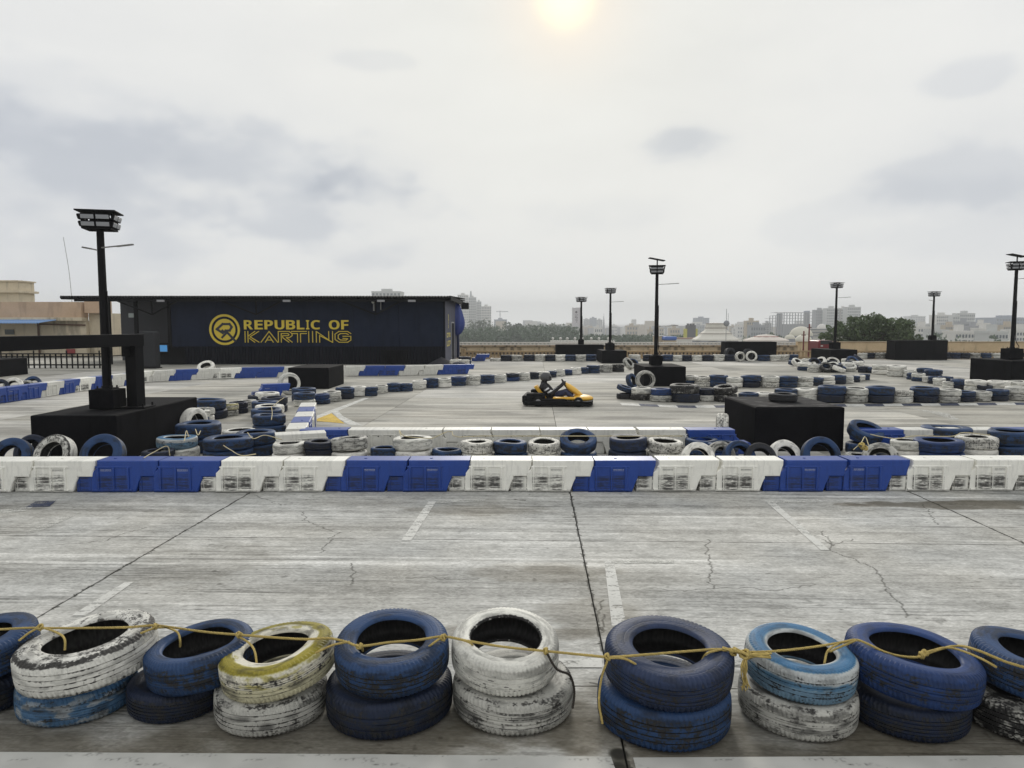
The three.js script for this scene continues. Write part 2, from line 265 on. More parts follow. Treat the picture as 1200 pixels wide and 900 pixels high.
const geoNear = [11, 12, 13].map((s) => tyreGeo(234, true, s)), geoMid = [21, 22, 23].map((s) => tyreGeo(72, false, s)), geoFar = [31, 32, 33].map((s) => tyreGeo(36, false, s, true));
const treadBump = dtex(1024, 256, (i, j, c) => { const u = i / 1024, v = j / 256; let h = 190; const t = v > .27 && v < .53; if (t) { const a = mod(u * 104 + (v - .4) * 10, 1); if (a < .2 && (v < .345 || v > .455)) h -= 130; const b = mod(u * 156 - (v - .4) * 14, 1); if (b < .14 && v > .345 && v < .455) h -= 80; } h += (vn(u * 200, v * 60, 200, 60, 4) - .5) * 50; const w = v < .4 ? v : .8 - v; if (w > .17 && w < .178) h += 50; if (w > .088 && w < .094) h += 40; if (w > .20 && w < .245 && mod(u * 156, 1) < .3) h -= 60; if (w > .11 && w < .148 && vn(u * 7, 2, 7, 7, 9) > .45) { const q = mod(u * 96, 1); if (q < .62 && vn(u * 192, w * 120, 192, 64, 12) > .42) h += 46; } c[0] = c[1] = c[2] = Math.max(0, h); }, false);
function tyreMat(seed, o) {
  const { paint, rubber = [34, 33, 33], cover = [.9, .85], flake = 10, second, secondAt, dirtDark = .15, rough = .62 } = o;
  const map = dtex(1024, 256, (i, j, c) => {
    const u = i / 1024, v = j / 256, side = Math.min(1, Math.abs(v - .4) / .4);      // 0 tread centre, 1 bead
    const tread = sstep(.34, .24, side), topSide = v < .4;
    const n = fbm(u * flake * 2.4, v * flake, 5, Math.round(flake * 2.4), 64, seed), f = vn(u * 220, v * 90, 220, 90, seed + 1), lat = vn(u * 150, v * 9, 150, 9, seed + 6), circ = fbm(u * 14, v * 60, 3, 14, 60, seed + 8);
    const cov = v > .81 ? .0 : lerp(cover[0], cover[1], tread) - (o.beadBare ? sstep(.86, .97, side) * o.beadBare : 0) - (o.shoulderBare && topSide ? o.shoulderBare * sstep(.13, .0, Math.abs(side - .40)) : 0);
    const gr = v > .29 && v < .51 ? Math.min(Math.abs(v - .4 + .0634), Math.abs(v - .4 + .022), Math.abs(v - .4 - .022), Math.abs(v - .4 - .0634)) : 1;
    const mask = sstep(-.10, .09, cov - .16 * sstep(.006, .002, gr) - (.48 * n + .27 * f + .25 * lerp(circ, lat, .5)));  // paint thins along the grooves, colouring them darker
    let p = paint; let q = 0;
    if (second) { const k = secondAt(v, u, fbm(u * 20, v * 14, 4, 20, 14, seed + 11)); q = Math.min(1, Math.max(0, k)); p = paint.map((x, a) => lerp(x, second[a], q)); }
    const d = (fbm(u * 9, v * 7, 4, 9, 64, seed + 13) - .5) * 46 + (f - .5) * 16, dk = 1 - dirtDark * sstep(.45, .75, fbm(u * 16, v * 16, 4, 16, 64, seed + 17));
    const rb = 1 + (f - .5) * .7;
    for (let a = 0; a < 3; a++) c[a] = Math.max(0, Math.min(255, lerp(rubber[a] * rb, (p[a] + d * p[a] / 190) * dk, mask)));
  });
  return new THREE.MeshPhysicalMaterial({ map, bumpMap: treadBump, bumpScale: .0035, roughness: rough, specularIntensity: .7 });
}
const TM = {  // blue treads: worn paint, plus backlit shade put in as thinner cover
  blue: tyreMat(1, { paint: [35, 61, 98], cover: [.86, .54], flake: 18, dirtDark: .35 }),
  navy: tyreMat(2, { paint: [21, 32, 54], cover: [.74, .54], flake: 20, dirtDark: .4 }),
  slate: tyreMat(3, { paint: [35, 49, 78], cover: [.84, .58], flake: 18, dirtDark: .25 }),
  royal: tyreMat(4, { paint: [32, 58, 106], cover: [.86, .60], flake: 16, dirtDark: .2 }),
  white: tyreMat(5, { paint: [208, 207, 199], cover: [.88, .76], flake: 18, beadBare: .55, dirtDark: .25 }),
  whiteWorn: tyreMat(6, { rubber: [52, 51, 49], paint: [205, 204, 197], cover: [.58, .74], flake: 14, shoulderBare: .22, dirtDark: .25 }),
  whiteGrey: tyreMat(7, { rubber: [52, 51, 49], paint: [176, 175, 168], cover: [.70, .64], flake: 14, shoulderBare: .18, dirtDark: .4 }),
  whiteFlaky: tyreMat(8, { rubber: [52, 51, 49], paint: [214, 212, 203], cover: [.62, .60], flake: 22, dirtDark: .2 }),
  whiteClean: tyreMat(9, { paint: [222, 220, 212], cover: [1.1, .88], flake: 6, dirtDark: .2 }),
  yellow: tyreMat(10, { paint: [204, 200, 184], cover: [.84, .66], flake: 20, second: [134, 124, 38], secondAt: (v, u, n) => (v < .4 ? sstep(.10, .14, v + .05 * (n - .5)) * sstep(.285, .245, v + .08 * (n - .5)) * 1.1 + .55 * sstep(.6, .75, n) : .2), dirtDark: .35 }),
  lightBlue: tyreMat(11, { paint: [178, 182, 182], cover: [.95, .66], flake: 20, second: [56, 102, 138], secondAt: (v, u, n) => (v < .4 ? sstep(.245, .215, v + .03 * (n - .5)) * sstep(.03, .07, v) + .8 * sstep(.345, .375, v + .06 * (n - .5)) * sstep(.3, .6, n) : .6), dirtDark: .2 }),
  fadedBlue: tyreMat(12, { paint: [140, 146, 150], cover: [.86, .66], flake: 13, second: [56, 92, 128], secondAt: (v, u, n) => .85 * sstep(.36, .52, n) + .5 * sstep(.34, .26, v), dirtDark: .35 }),
  blackWhite: tyreMat(13, { paint: [168, 167, 160], cover: [.44, .40], flake: 12, dirtDark: .3 }),
  black: tyreMat(14, { paint: [40, 42, 48], cover: [.6, .5], flake: 9, dirtDark: .3 }),
};
const CN = { blue: 'blue painted', navy: 'dark navy', slate: 'slate blue', royal: 'bright blue', white: 'white painted', whiteWorn: 'chipped white', whiteGrey: 'greyed white', whiteFlaky: 'flaking white', whiteClean: 'clean white', yellow: 'yellow and white', lightBlue: 'sky blue and white', fadedBlue: 'faded blue', blackWhite: 'black and white', black: 'bare black' };
const NAME = { blue: 'blue', navy: 'blue', slate: 'blue', royal: 'blue', lightBlue: 'blue', fadedBlue: 'blue', black: 'black' };
let tyreSeed = 1; const tr0 = rng(404);
function tyre(col, x, y, z, R, { geo = 'far', tilt = [0, 0], spin, hs = 1, label, group, stand } = {}) {
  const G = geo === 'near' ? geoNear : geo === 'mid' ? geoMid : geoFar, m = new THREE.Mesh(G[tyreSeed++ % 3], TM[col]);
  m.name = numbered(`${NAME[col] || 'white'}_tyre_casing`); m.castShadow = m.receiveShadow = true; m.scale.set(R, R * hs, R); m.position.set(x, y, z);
  const q = new THREE.Quaternion().setFromAxisAngle(V(0, 1, 0), spin ?? tr0() * 6.28), t = new THREE.Quaternion().setFromEuler(new THREE.Euler(tilt[0], 0, tilt[1]));
  if (stand) { const s = new THREE.Quaternion().setFromEuler(new THREE.Euler(Math.PI / 2 + stand[0], stand[1], 0, 'YXZ')); m.quaternion.copy(s).multiply(q); } else m.quaternion.copy(t).multiply(q);
  scene.add(m); return tag(m, label, 'tyre', group);
}
const HW = .347; // half width of a tyre over its radius
// stack on the deck: u, v of its front foot, width in pixels, colours from the foot up
function stack(u, v, w, cols, row, o = {}) {
  const g = gp(u, v); let R = .27; for (let i = 0; i < 4; i++) { const depth = (-g.z + R) * Math.cos(PITCH) + CAMY * Math.sin(PITCH); R = w / 2 * depth / F; }
  if (o.R) R = o.R; else if (v < 500) R *= 1.06;
  const dir = V(g.x, 0, g.z).normalize(), cx = g.x + dir.x * R * .93, cz = g.z + dir.z * R * .93; let y = 0;
  cols.forEach((c, i) => {
    const hs = o.hs ?? (o.geo === 'mid' && v > 500 ? .86 : .78) + .12 * tr0(), h = HW * R * hs * 2, tl = o.tilt && i === cols.length - 1 ? o.tilt : [(tr0() - .5) * .05, (tr0() - .5) * .05], lift = (Math.abs(tl[0]) + Math.abs(tl[1])) * R * .55;
    const jx = i ? (tr0() - .5) * R * .16 : 0, jz = i ? (tr0() - .5) * R * .1 : 0;
    const where = cols.length === 1 ? 'lying alone' : i === 0 ? 'at a stack foot' : i === cols.length - 1 ? 'topping a stack' : 'midway in a stack';
    tyre(c, cx + jx, y + h / 2 + lift, cz + jz, R, { geo: o.geo || 'far', tilt: tl, hs, label: `${CN[c]} tyre ${where} ${row}`, group: `${CN[c]} tyres ${where} ${row}` });
    y += h * .985 + lift * .5;
  });
}

// the ten roped stacks on the open deck: each tyre [colour, centre u, width, tilt x, tilt z, lift]
const roped = [
  { b: ['navy', -28, 128, 845], t: ['blue', -20, 124, .06, .05] },
  { b: ['fadedBlue', 94, 124, 850], t: ['whiteWorn', 108, 150, .02, .095] },
  { b: ['navy', 212, 112, 847], t: ['blue', 239, 122, .04, .10] },
  { b: ['whiteGrey', 320, 128, 864], t: ['yellow', 329, 131, .05, .12] },
  { b: ['navy', 458, 145, 869], t: ['blue', 462, 132, .17, .02] },
  { b: ['whiteGrey', 601, 142, 864], t: ['white', 592, 126, .17, -.03] },
  { b: ['blue', 776, 152, 883], t: ['slate', 781, 150, .10, -.03] },
  { b: ['whiteGrey', 932, 133, 868], t: ['lightBlue', 934, 124, .08, -.05] },
  { b: ['navy', 1060, 131, 868], t: ['royal', 1064, 146, .03, -.095] },
  { b: ['blackWhite', 1196, 136, 872], t: ['blue', 1205, 132, .04, -.10] },
];
const ropedLabel = [
  ['dark navy tyre under a blue one, beside the faded blue tyre', 'blue tyre roped on top, beside the chipped white tyre'],
  ['faded blue and grey tyre under the tilted chipped white tyre', 'white tyre with black chipped sidewall, tilted on a faded blue tyre'],
  ['dark navy tyre under the small blue tyre, beside faded blue tyre', 'small tilted blue tyre roped between chipped white and yellow tyres'],
  ['worn grey white tyre under the yellow and white tyre', 'white tyre with yellow sidewall, roped on a worn white tyre'],
  ['large dark navy tyre under blue tyre, beside yellow tyre stack', 'blue tyre leaning forward between yellow and all white stacks'],
  ['worn greyish tyre at the foot of the all white roped stack', 'white tyre with bare black bead on top of all white stack'],
  ['wide blue tyre with rope round its side, under slate tyre', 'slate blue tyre roped between all white and sky blue stacks'],
  ['grey white tyre under the sky blue tyre by rope knot', 'tyre with sky blue sidewall and white shoulder beside frayed knot'],
  ['blackish navy tyre under large blue tyre past the sky blue one', 'large blue tyre tipped sideways with rope through its hole'],
  ['black tyre with white scrapes under the last blue roped tyre', 'blue tyre on a black and white scraped tyre at row end'],
];
const stackTop = [];
roped.forEach((s, i) => {
  const [bc, bu, bw, bv] = s.b, [tc, tu, tw, tx, tz] = s.t, g = gp(bu, bv);
  let R = .28; const dir = V(g.x, 0, g.z).normalize();
  for (let k = 0; k < 4; k++) R = bw / 2 * ((-g.z + R * .93) * Math.cos(PITCH) + (CAMY - .1) * Math.sin(PITCH)) / F;
  const hsb = .84 + .03 * Math.sin(i * 2.3), hb = HW * R * hsb; const c = V(g.x + dir.x * R * .93, 0, g.z + dir.z * R * .93);
  tyre(bc, c.x, hb, c.z, R, { geo: 'near', hs: hsb, tilt: [0, 0], label: ropedLabel[i][0] });
  const depth = -c.z * Math.cos(PITCH) + (CAMY - .3) * Math.sin(PITCH), R2 = tw / 2 * depth / F, hst = .87 + .06 * Math.sin(i * 3.7 + 1), ht = HW * R2 * hst, off = xAt(tu, depth) - xAt(bu, depth);
  const lift = (Math.abs(tx) + Math.abs(tz) * .75) * R2 * (tx > .12 ? .85 : .5);
  const y = hb * 2 + ht + lift, z = c.z + (tx > .12 ? .02 : 0);
  tyre(tc, c.x + off, y, z, R2, { geo: 'near', hs: hst, tilt: [tx, tz], label: ropedLabel[i][1] });
  stackTop.push({ x: c.x + off, y, z, R: R2, h: ht, tx, tz });
});

// ---------------------------------------------------------------- rope of three twisted strands
const ropeTex = dtex(64, 64, (i, j, c) => { const n = vn(i / 3, j / 3, 21, 21, 3), f = vn(i / 1.2, j / 1.2, 53, 53, 5); const k = .7 + .4 * n + .25 * (f - .5); c[0] = Math.min(255, 190 * k); c[1] = Math.min(255, 168 * k); c[2] = Math.min(255, 100 * k); });
const ropeMat = new THREE.MeshStandardMaterial({ map: ropeTex, roughness: .95 }), darkRope = mat([.04, .035, .03], .95), paleRope = mat([.52, .46, .30], .95);
function ropeGeo(pts, r = .0055, pitch = .03, n = 5) {
  const curve = new THREE.CatmullRomCurve3(pts, false, 'centripetal'), L = curve.getLength(), seg = Math.max(10, Math.ceil(L / .006)), fr = curve.computeFrenetFrames(seg, false), out = [];
  for (let s = 0; s < 3; s++) { const P = []; for (let i = 0; i <= seg; i++) { const p = curve.getPointAt(i / seg), a = i / seg * L / pitch * 6.283 + s * 2.094; P.push(p.addScaledVector(fr.normals[i], Math.cos(a) * r * .62).addScaledVector(fr.binormals[i], Math.sin(a) * r * .62)); } out.push(new THREE.TubeGeometry(new THREE.CatmullRomCurve3(P), seg, r * .62, n)); }
  return out;
}
const topY = (k, px, pz) => { const s = stackTop[k]; return s.y + s.h * 1.0 + Math.sin(s.tz) * (px - s.x) - Math.sin(s.tx) * (pz - s.z); };
function onTop(k, u, v, e = .012) { const s = stackTop[k]; let y = s.y + s.h; for (let i = 0; i < 12; i++) { const p = gp(u, v, y); y = topY(k, p.x, p.z) + e; } return gp(u, v, y); }
function knot(p, s = 1, seed = 1) { const r = rng(seed), out = []; for (let k = 0; k < 3; k++) { const P = []; const ax = r() * 3, ay = r() * 3; for (let i = 0; i < 12; i++) { const a = i / 12 * 6.283; P.push(V(Math.cos(a) * .014 * s, Math.sin(a) * .012 * s, Math.sin(a * 2 + k) * .006 * s).applyEuler(new THREE.Euler(ax, ay, k)).add(p)); } out.push(tube(P, .0046 * s, 30, 5, true)); } return out; }
{
  const rp = thing('golden_rope', 'golden twisted rope tied along the row of roped tyre stacks', 'rope');
  const path = [onTop(0, -60, 742), onTop(0, -5, 738), onTop(0, 30, 736), onTop(1, 50, 736, .02), onTop(1, 95, 736, .016), onTop(1, 150, 735, .02), onTop(1, 178, 733, .02), onTop(2, 200, 735, .02), onTop(2, 245, 741, .016), onTop(2, 282, 744, .02), onTop(3, 320, 747, .02), onTop(3, 360, 749, .02), onTop(3, 386, 748, .02), onTop(4, 405, 752), onTop(4, 421, 757), onTop(4, 455, 753, .016), onTop(4, 490, 750, .014), onTop(4, 519, 746), onTop(5, 548, 751, .02), onTop(5, 590, 758, .016), onTop(5, 640, 763), onTop(6, 690, 768, .05), onTop(6, 713, 770), onTop(6, 760, 767, .016), onTop(6, 810, 763, .016), onTop(6, 845, 761), onTop(7, 870, 764, .03), onTop(7, 910, 763, .016), onTop(7, 955, 758, .02), onTop(7, 985, 753, .03), onTop(8, 1004, 750, .016), onTop(8, 1020, 756, .012), onTop(8, 1034, 763, .0), onTop(8, 1055, 769, -.02), onTop(8, 1076, 770, .0), onTop(8, 1092, 764, .012), onTop(8, 1120, 757), onTop(9, 1148, 763, .03), onTop(9, 1180, 776, .02), onTop(9, 1215, 786, .02)];
  part('line', ropeGeo(path), ropeMat, rp);
  const tie = (pts, m = ropeMat, r = .0048) => part('tie', ropeGeo(pts, r), m, rp);
  const T = (k, u, v, e) => onTop(k, u, v, e);
  const dn = (p, d, f = 0) => V(p.x, p.y - d, p.z + f);
  { const a = T(0, 47, 735, .03); tie([a, T(0, 35, 741, .02), T(0, 22, 751, .0)]); tie([T(1, 52, 736, .02), T(1, 66, 741, .015), T(1, 76, 750, .01), T(1, 76, 762, -.03)]); }
  { const a = T(2, 195, 735, .02); tie([a, T(2, 208, 741, .015), T(2, 211, 750, .0), T(2, 211, 758, -.04)]); tie([a, T(1, 178, 737, .015), T(1, 165, 742, .0)]); }
  { tie([T(2, 276, 744, .02), T(3, 290, 752, .015), T(3, 299, 765, .012), T(3, 301, 780, -.03)]); tie([T(4, 410, 752, .014), T(3, 390, 756, .02), T(3, 370, 765, .0)]); }
  { tie([T(4, 420, 758, .014), T(4, 424, 759, .0), T(4, 425, 763, -.03)]); tie([T(4, 519, 746, .016), T(4, 506, 755, .008), T(4, 500, 760, -.02)]); }
  { tie([T(5, 534, 748, .02), T(5, 552, 754, .012), T(5, 557, 762, -.03)]); const a = T(5, 640, 764, .014); tie([a, dn(T(5, 652, 774, .0), .03, .02), V(...Object.values(at(668, 792, -a.z - .02))), V(...Object.values(at(673, 810, -a.z - .03))), V(...Object.values(at(671, 830, -a.z - .08)))], darkRope, .0052); }
  { const a = T(6, 713, 771, .014); tie([a, T(6, 732, 772, .014), T(6, 744, 778, .0), T(6, 747, 782, -.03)]); const b = -a.z - .035; tie([a, at(706, 790, b + .02), at(703, 806, b), at(702, 825, b - .03), at(706, 848, b - .05)]); tie([T(6, 846, 761, .014), T(6, 828, 766, .01), T(6, 823, 773, -.03)]); }
  { tie([T(7, 988, 752, .025), T(7, 970, 763, .015), T(7, 966, 778, -.02)]); tie([T(8, 1004, 750, .022), T(7, 985, 758, .02), T(7, 972, 764, .014)]); }
  { tie([T(8, 1034, 763, .004), T(8, 1050, 768, -.01), T(8, 1075, 770, -.01), T(8, 1083, 766, .012)]); tie([T(8, 1086, 764, .018), T(8, 1112, 759, .016), T(9, 1150, 772, .012), T(9, 1168, 782, -.0)]); }
  const ks = [[0, 47, 735, .03], [1, 182, 734, .022], [2, 280, 744, .02], [4, 421, 757, .01], [4, 520, 747, .012], [5, 640, 763, .014], [6, 712, 770, .016], [8, 1084, 765, .01], [8, 1080, 768, .006]];
  ks.forEach(([k, u, v, e], i) => part('knot', knot(T(k, u, v, e), 1, i + 3), ropeMat, rp));
  { // frayed bundle with a hanging tail
    const a = T(6, 848, 760, .015), b = T(7, 902, 768, .02), c = T(7, 873, 767, .028), g = []; const r = rng(31);
    for (let k = 0; k < 9; k++) { const j = () => (r() - .5) * .02; g.push(tube([a.clone().add(V(j(), j(), j())), a.clone().lerp(c, .5).add(V(j(), j() + .004, j())), c.clone().add(V(j(), j(), j())), c.clone().lerp(b, .5).add(V(j(), j(), j())), b.clone().add(V(j(), j(), j()))], .0042, 30, 5)); }
    part('frayed_knot', g, ropeMat, rp);
    const t = []; for (let k = 0; k < 12; k++) { const j = () => (r() - .5) * .016; const p0 = c.clone(), d = -c.z - .05; t.push(tube([p0.add(V(j(), -.004, .006)), at(873 + j() * 300, 782, d).add(V(j(), 0, j())), at(874 + j() * 340, 795 + r() * 8, d).add(V(j(), 0, j())), at(873 + j() * 500, 800 + r() * 10, d).add(V(j(), 0, j()))], .0026, 20, 4)); }
    part('frayed_tail', t, ropeMat, rp);
    part('wrap', knot(c, 1.5, 71).concat(knot(a.clone().lerp(c, .5), 1.25, 72)), ropeMat, rp);
  }
}

// ---------------------------------------------------------------- plastic interlocking barriers
const BH = .365, BT = .29, BP = .695; // height, thickness, pitch
function barrierGeo() {
  const s = new THREE.Shape(); // front outline: lower tongue towards -x, upper tongue towards +x
  s.moveTo(-.262, .012); s.lineTo(.205, .012); s.lineTo(.225, .07); s.quadraticCurveTo(.235, .11, .262, .158); s.lineTo(.262, .188); s.lineTo(.43, .188); s.quadraticCurveTo(.442, .26, .46, .30); s.lineTo(.462, .345); s.lineTo(-.19, .345); s.lineTo(-.19, .305); s.quadraticCurveTo(-.2, .25, -.255, .215); s.lineTo(-.262, .012); s.closePath(); const s2 = new THREE.Shape(); s2.moveTo(-.435, .012); s2.lineTo(-.255, .012); s2.lineTo(-.255, .16); s2.lineTo(-.41, .16); s2.quadraticCurveTo(-.437, .15, -.437, .12); s2.closePath();
  const g = new THREE.ExtrudeGeometry(s, { depth: BT - .03, bevelEnabled: true, bevelThickness: .015, bevelSize: .012, bevelSegments: 3, curveSegments: 6 }); g.translate(0, 0, -(BT - .03) / 2);
  const gt = new THREE.ExtrudeGeometry(s2, { depth: BT - .075, bevelEnabled: true, bevelThickness: .015, bevelSize: .012, bevelSegments: 3, curveSegments: 6 }); gt.translate(0, 0, -(BT - .075) / 2);
  const parts = [g, gt];
  for (const sgn of [1, -1]) { const z = sgn * (BT / 2 + .002); for (const x of [-.19, -.02, .14]) { const q = new RoundedBoxGeometry(.026, .26, .026, 1, .008); q.translate(x, .15, z); parts.push(q); } const q2 = new RoundedBoxGeometry(.40, .02, .014, 1, .006); q2.translate(-.02, .285, z); parts.push(q2); const q3 = new RoundedBoxGeometry(.44, .022, .016, 1, .006); q3.translate(-.04, .026, z); parts.push(q3); const q4 = new RoundedBoxGeometry(.018, .12, .014, 1, .005); q4.translate(-.415, .085, z - sgn * .0225); parts.push(q4); }
  const m = merge(parts), p = m.attributes.position, n = m.attributes.normal, uv = m.attributes.uv;
  for (let i = 0; i < p.count; i++) { const side = Math.abs(n.getX(i)) > .7 ? p.getZ(i) * .9 : 0; uv.setXY(i, (p.getX(i) + .5 + side), (p.getY(i) + .005) / .38 * .98); }
  return m;
}
const barGeo = barrierGeo();
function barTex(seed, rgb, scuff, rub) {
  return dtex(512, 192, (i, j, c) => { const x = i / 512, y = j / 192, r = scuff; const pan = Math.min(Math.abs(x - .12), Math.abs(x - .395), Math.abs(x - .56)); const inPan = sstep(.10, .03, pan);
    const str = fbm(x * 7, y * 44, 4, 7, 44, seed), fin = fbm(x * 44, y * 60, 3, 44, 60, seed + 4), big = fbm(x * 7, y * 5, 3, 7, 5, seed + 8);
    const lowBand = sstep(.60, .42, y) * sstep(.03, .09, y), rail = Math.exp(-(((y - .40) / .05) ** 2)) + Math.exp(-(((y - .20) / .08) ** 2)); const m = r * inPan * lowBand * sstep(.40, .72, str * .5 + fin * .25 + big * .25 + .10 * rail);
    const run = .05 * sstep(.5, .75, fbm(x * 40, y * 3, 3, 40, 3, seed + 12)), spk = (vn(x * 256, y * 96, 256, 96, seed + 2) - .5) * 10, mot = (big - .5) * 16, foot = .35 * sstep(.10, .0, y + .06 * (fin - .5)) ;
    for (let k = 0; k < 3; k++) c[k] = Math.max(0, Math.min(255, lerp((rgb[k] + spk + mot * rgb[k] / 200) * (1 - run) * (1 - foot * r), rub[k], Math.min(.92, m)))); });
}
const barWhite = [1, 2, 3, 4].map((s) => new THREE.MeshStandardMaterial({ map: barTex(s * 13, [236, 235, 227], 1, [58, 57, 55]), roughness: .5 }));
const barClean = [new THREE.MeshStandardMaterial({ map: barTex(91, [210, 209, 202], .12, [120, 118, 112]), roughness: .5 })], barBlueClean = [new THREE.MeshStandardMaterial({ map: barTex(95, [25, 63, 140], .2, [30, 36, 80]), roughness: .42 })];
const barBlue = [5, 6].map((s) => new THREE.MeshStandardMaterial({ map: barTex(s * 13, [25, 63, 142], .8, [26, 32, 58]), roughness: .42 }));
const printTex = (rgb) => dtex(96, 24, (i, j, c) => { const r = Math.floor(i / 12), o = i % 12, row = j % 24; const st = (o < 9) && ((row > 14 && row < 22 && ((o * 7 + r * 5) % 4 < 2 || row === 15 || row === 21)) || (row > 7 && row < 11 && o % 3 < 2)); c[0] = rgb[0]; c[1] = rgb[1]; c[2] = rgb[2]; c[3] = st ? 210 : 0; });
const printDark = new THREE.MeshStandardMaterial({ map: printTex([70, 70, 72]), transparent: true, roughness: .7 }), printPale = new THREE.MeshStandardMaterial({ map: printTex([190, 196, 214]), transparent: true, roughness: .7 });
const printGeo = new THREE.PlaneGeometry(.12, .034), plugGeo = new THREE.CylinderGeometry(.016, .016, .008, 10);
const boltGeo = new THREE.CylinderGeometry(.009, .009, .006, 8); boltGeo.rotateX(Math.PI / 2);
let bIdx = 0; const br = rng(88);
function barrier(col, p, yaw, label, group, { flip = false, detail = true, scale = 1, clean = false } = {}) {
  const t = thing(`${col}_barrier`, label, 'barrier', [p.x, 0, p.z], yaw + (flip ? Math.PI : 0), group); t.scale.set(scale, scale, scale); bIdx++;
  const dark = mat([.02, .02, .025], .8);
  part('body', barGeo, clean && (flip || bIdx % 4) ? (col === 'blue' ? barBlueClean[0] : barClean[0]) : col === 'blue' ? barBlue[bIdx % 2] : barWhite[bIdx % 4], t);
  if (detail) {
    const pr = part('print', printGeo, col === 'blue' ? printPale : printDark, t); pr.position.set(bIdx % 3 ? .06 : -.1, .245, BT / 2 + .0035);
    const pl = part('filler_plug', plugGeo, col === 'blue' ? barBlue[0] : barWhite[0], t); pl.position.set(.0 + (bIdx % 3) * .05 - .06, BH - .006, .02);
    for (const x of [-.15, .02, .18]) { const b = part('bolt_hole', boltGeo, BOLT, t); b.position.set(x + .02, .262, -BT / 2 - .001); }
  }
  return t;
}
const BOLT = mat([.03, .03, .035], .8);
{ // wall of units along the open deck
  const cols = 'wwwwwbbwwbbwwbwwbbwwwbb'.split('').map((c) => (c === 'w' ? 'white' : 'blue')); // starts three units before the frame
  const zF = -7.9 - BT / 2 - .0;
  const own = { 3: 'white barrier in front of the blue upright tyre by the portal block', 4: 'white barrier in front of the white upright tyre by the portal block', 5: 'blue barrier standing in front of the portal block corner', 6: 'blue barrier in front of the sky blue tyre of the loose pile', 7: 'white barrier in front of the chicane column of tyres', 8: 'white barrier in front of the triple navy tyre stack', 9: 'blue barrier in front of the broadest white tyre stack', 10: 'blue barrier in front of the single low blue tyre', 11: 'white barrier in front of the upright blue double stack', 12: 'white barrier in front of the blue tyre tipped to show its hole', 13: 'single blue barrier standing between two pairs of white barriers', 14: 'white barrier in front of the clean white upright tyre', 15: 'white barrier in front of the bare black upright tyre', 16: 'blue barrier in front of the large upright blue tyre', 17: 'blue barrier in front of the yellow rope bundle', 18: 'white barrier in front of the bright blue flat tyres', 19: 'white barrier in front of the flaking white stack past blue tyres' };
  cols.forEach((c, k) => { const uk = k <= 13 ? 108.75 + (k - 5) * 71.45 : 680.4 + (k - 13) * 73.5, u = uk + 36, z = zF + (br() - .5) * .025 - .00006 * (u - 600); const x = (u - 600) / F * 8.16; barrier(c, V(x, 0, z), (br() - .5) * .03, own[k] || `${c} plastic interlocking barrier in the wall along the open deck`, `${c} barriers along the open deck`); });
}
{ // second wall behind the tyre stacks, seen from its back
  const zF = -10.25 - BT / 2; const f2 = 10.5;
  const list = [['blue', 393], ['white', 449], ['white', 503], ['white', 559], ['white', 615], ['white', 671], ['white', 727], ['white', 785], ['blue', 841], ['blue', 1036], ['white', 1091], ['white', 1148], ['blue', 1205], ['blue', 1262], ['white', 1318]];
  for (const [c, u] of list) barrier(c, V((u - 600) / F * f2, 0, zF + (br() - .5) * .03), (br() - .5) * .03, `${c} plastic barrier behind the roped tyre stacks, showing its plain back`, `${c} barriers behind the tyre stacks`, { flip: true, clean: true });
}
{ // barrier arm turning away at the chicane
  const arm = [['white', 344, 522], ['blue', 348, 500], ['white', 350, 491], ['blue', 352, 484], ['white', 354, 478.5]];
  arm.forEach(([c, u, v], i) => { const p = gp(u, v); barrier(c, V(xAt([345, 350, 354, 356, 358][i], 10.55 + i * .72), 0, -10.55 - i * .72), Math.PI / 2 + .22, `${c} barrier in the short arm turning away by the yellow triangle`, 'barriers of the chicane arm', { clean: true }); });
  barrier('white', V(xAt(361, 10.05), 0, -10.05), .35, 'white barrier bridging the chicane arm and the long wall', null, { flip: true, clean: true });
  const p = gp(314, 467); barrier('blue', V(p.x, 0, p.z - .2), .5, 'lone blue barrier beside the upright white tyre', null, {});
}
{ // far barrier wall in front of the dark building
  const path = [[-60, 481], [-5, 473], [43, 466], [100, 457.5], [148, 451.5], [168, 448.5], [248, 444.5], [336, 442], [402, 440.8], [478, 440], [540, 438.5]].map(([u, v]) => gp(u, v)), cv = new THREE.CatmullRomCurve3(path, false, 'centripetal'), L = cv.getLength(), n = Math.round(L / .715);
  const colAt = [[43, 'blue'], [62, 'white'], [80, 'blue'], [100, 'white'], [118, 'blue'], [133, 'white'], [150, 'blue'], [203, 'white'], [227, 'blue'], [272, 'white'], [320, 'blue'], [430, 'white'], [474, 'blue'], [520, 'white'], [600, 'blue']];
  for (let i = 0; i <= n; i++) { const p = cv.getPointAt(Math.min(1, (i + .3) / n)), t = cv.getTangentAt(Math.min(1, (i + .3) / n)), u = 600 + p.x / -p.z * F; const c = colAt.find(([m]) => u < m + 3)[1]; barrier(c, V(p.x, 0, p.z - .15), Math.atan2(-t.z, t.x) + (br() - .5) * .03, `${c} plastic barrier in the far wall before the dark navy building`, `${c} barriers before the navy building`, { detail: i < 6, scale: 1.03, clean: true }); }
}

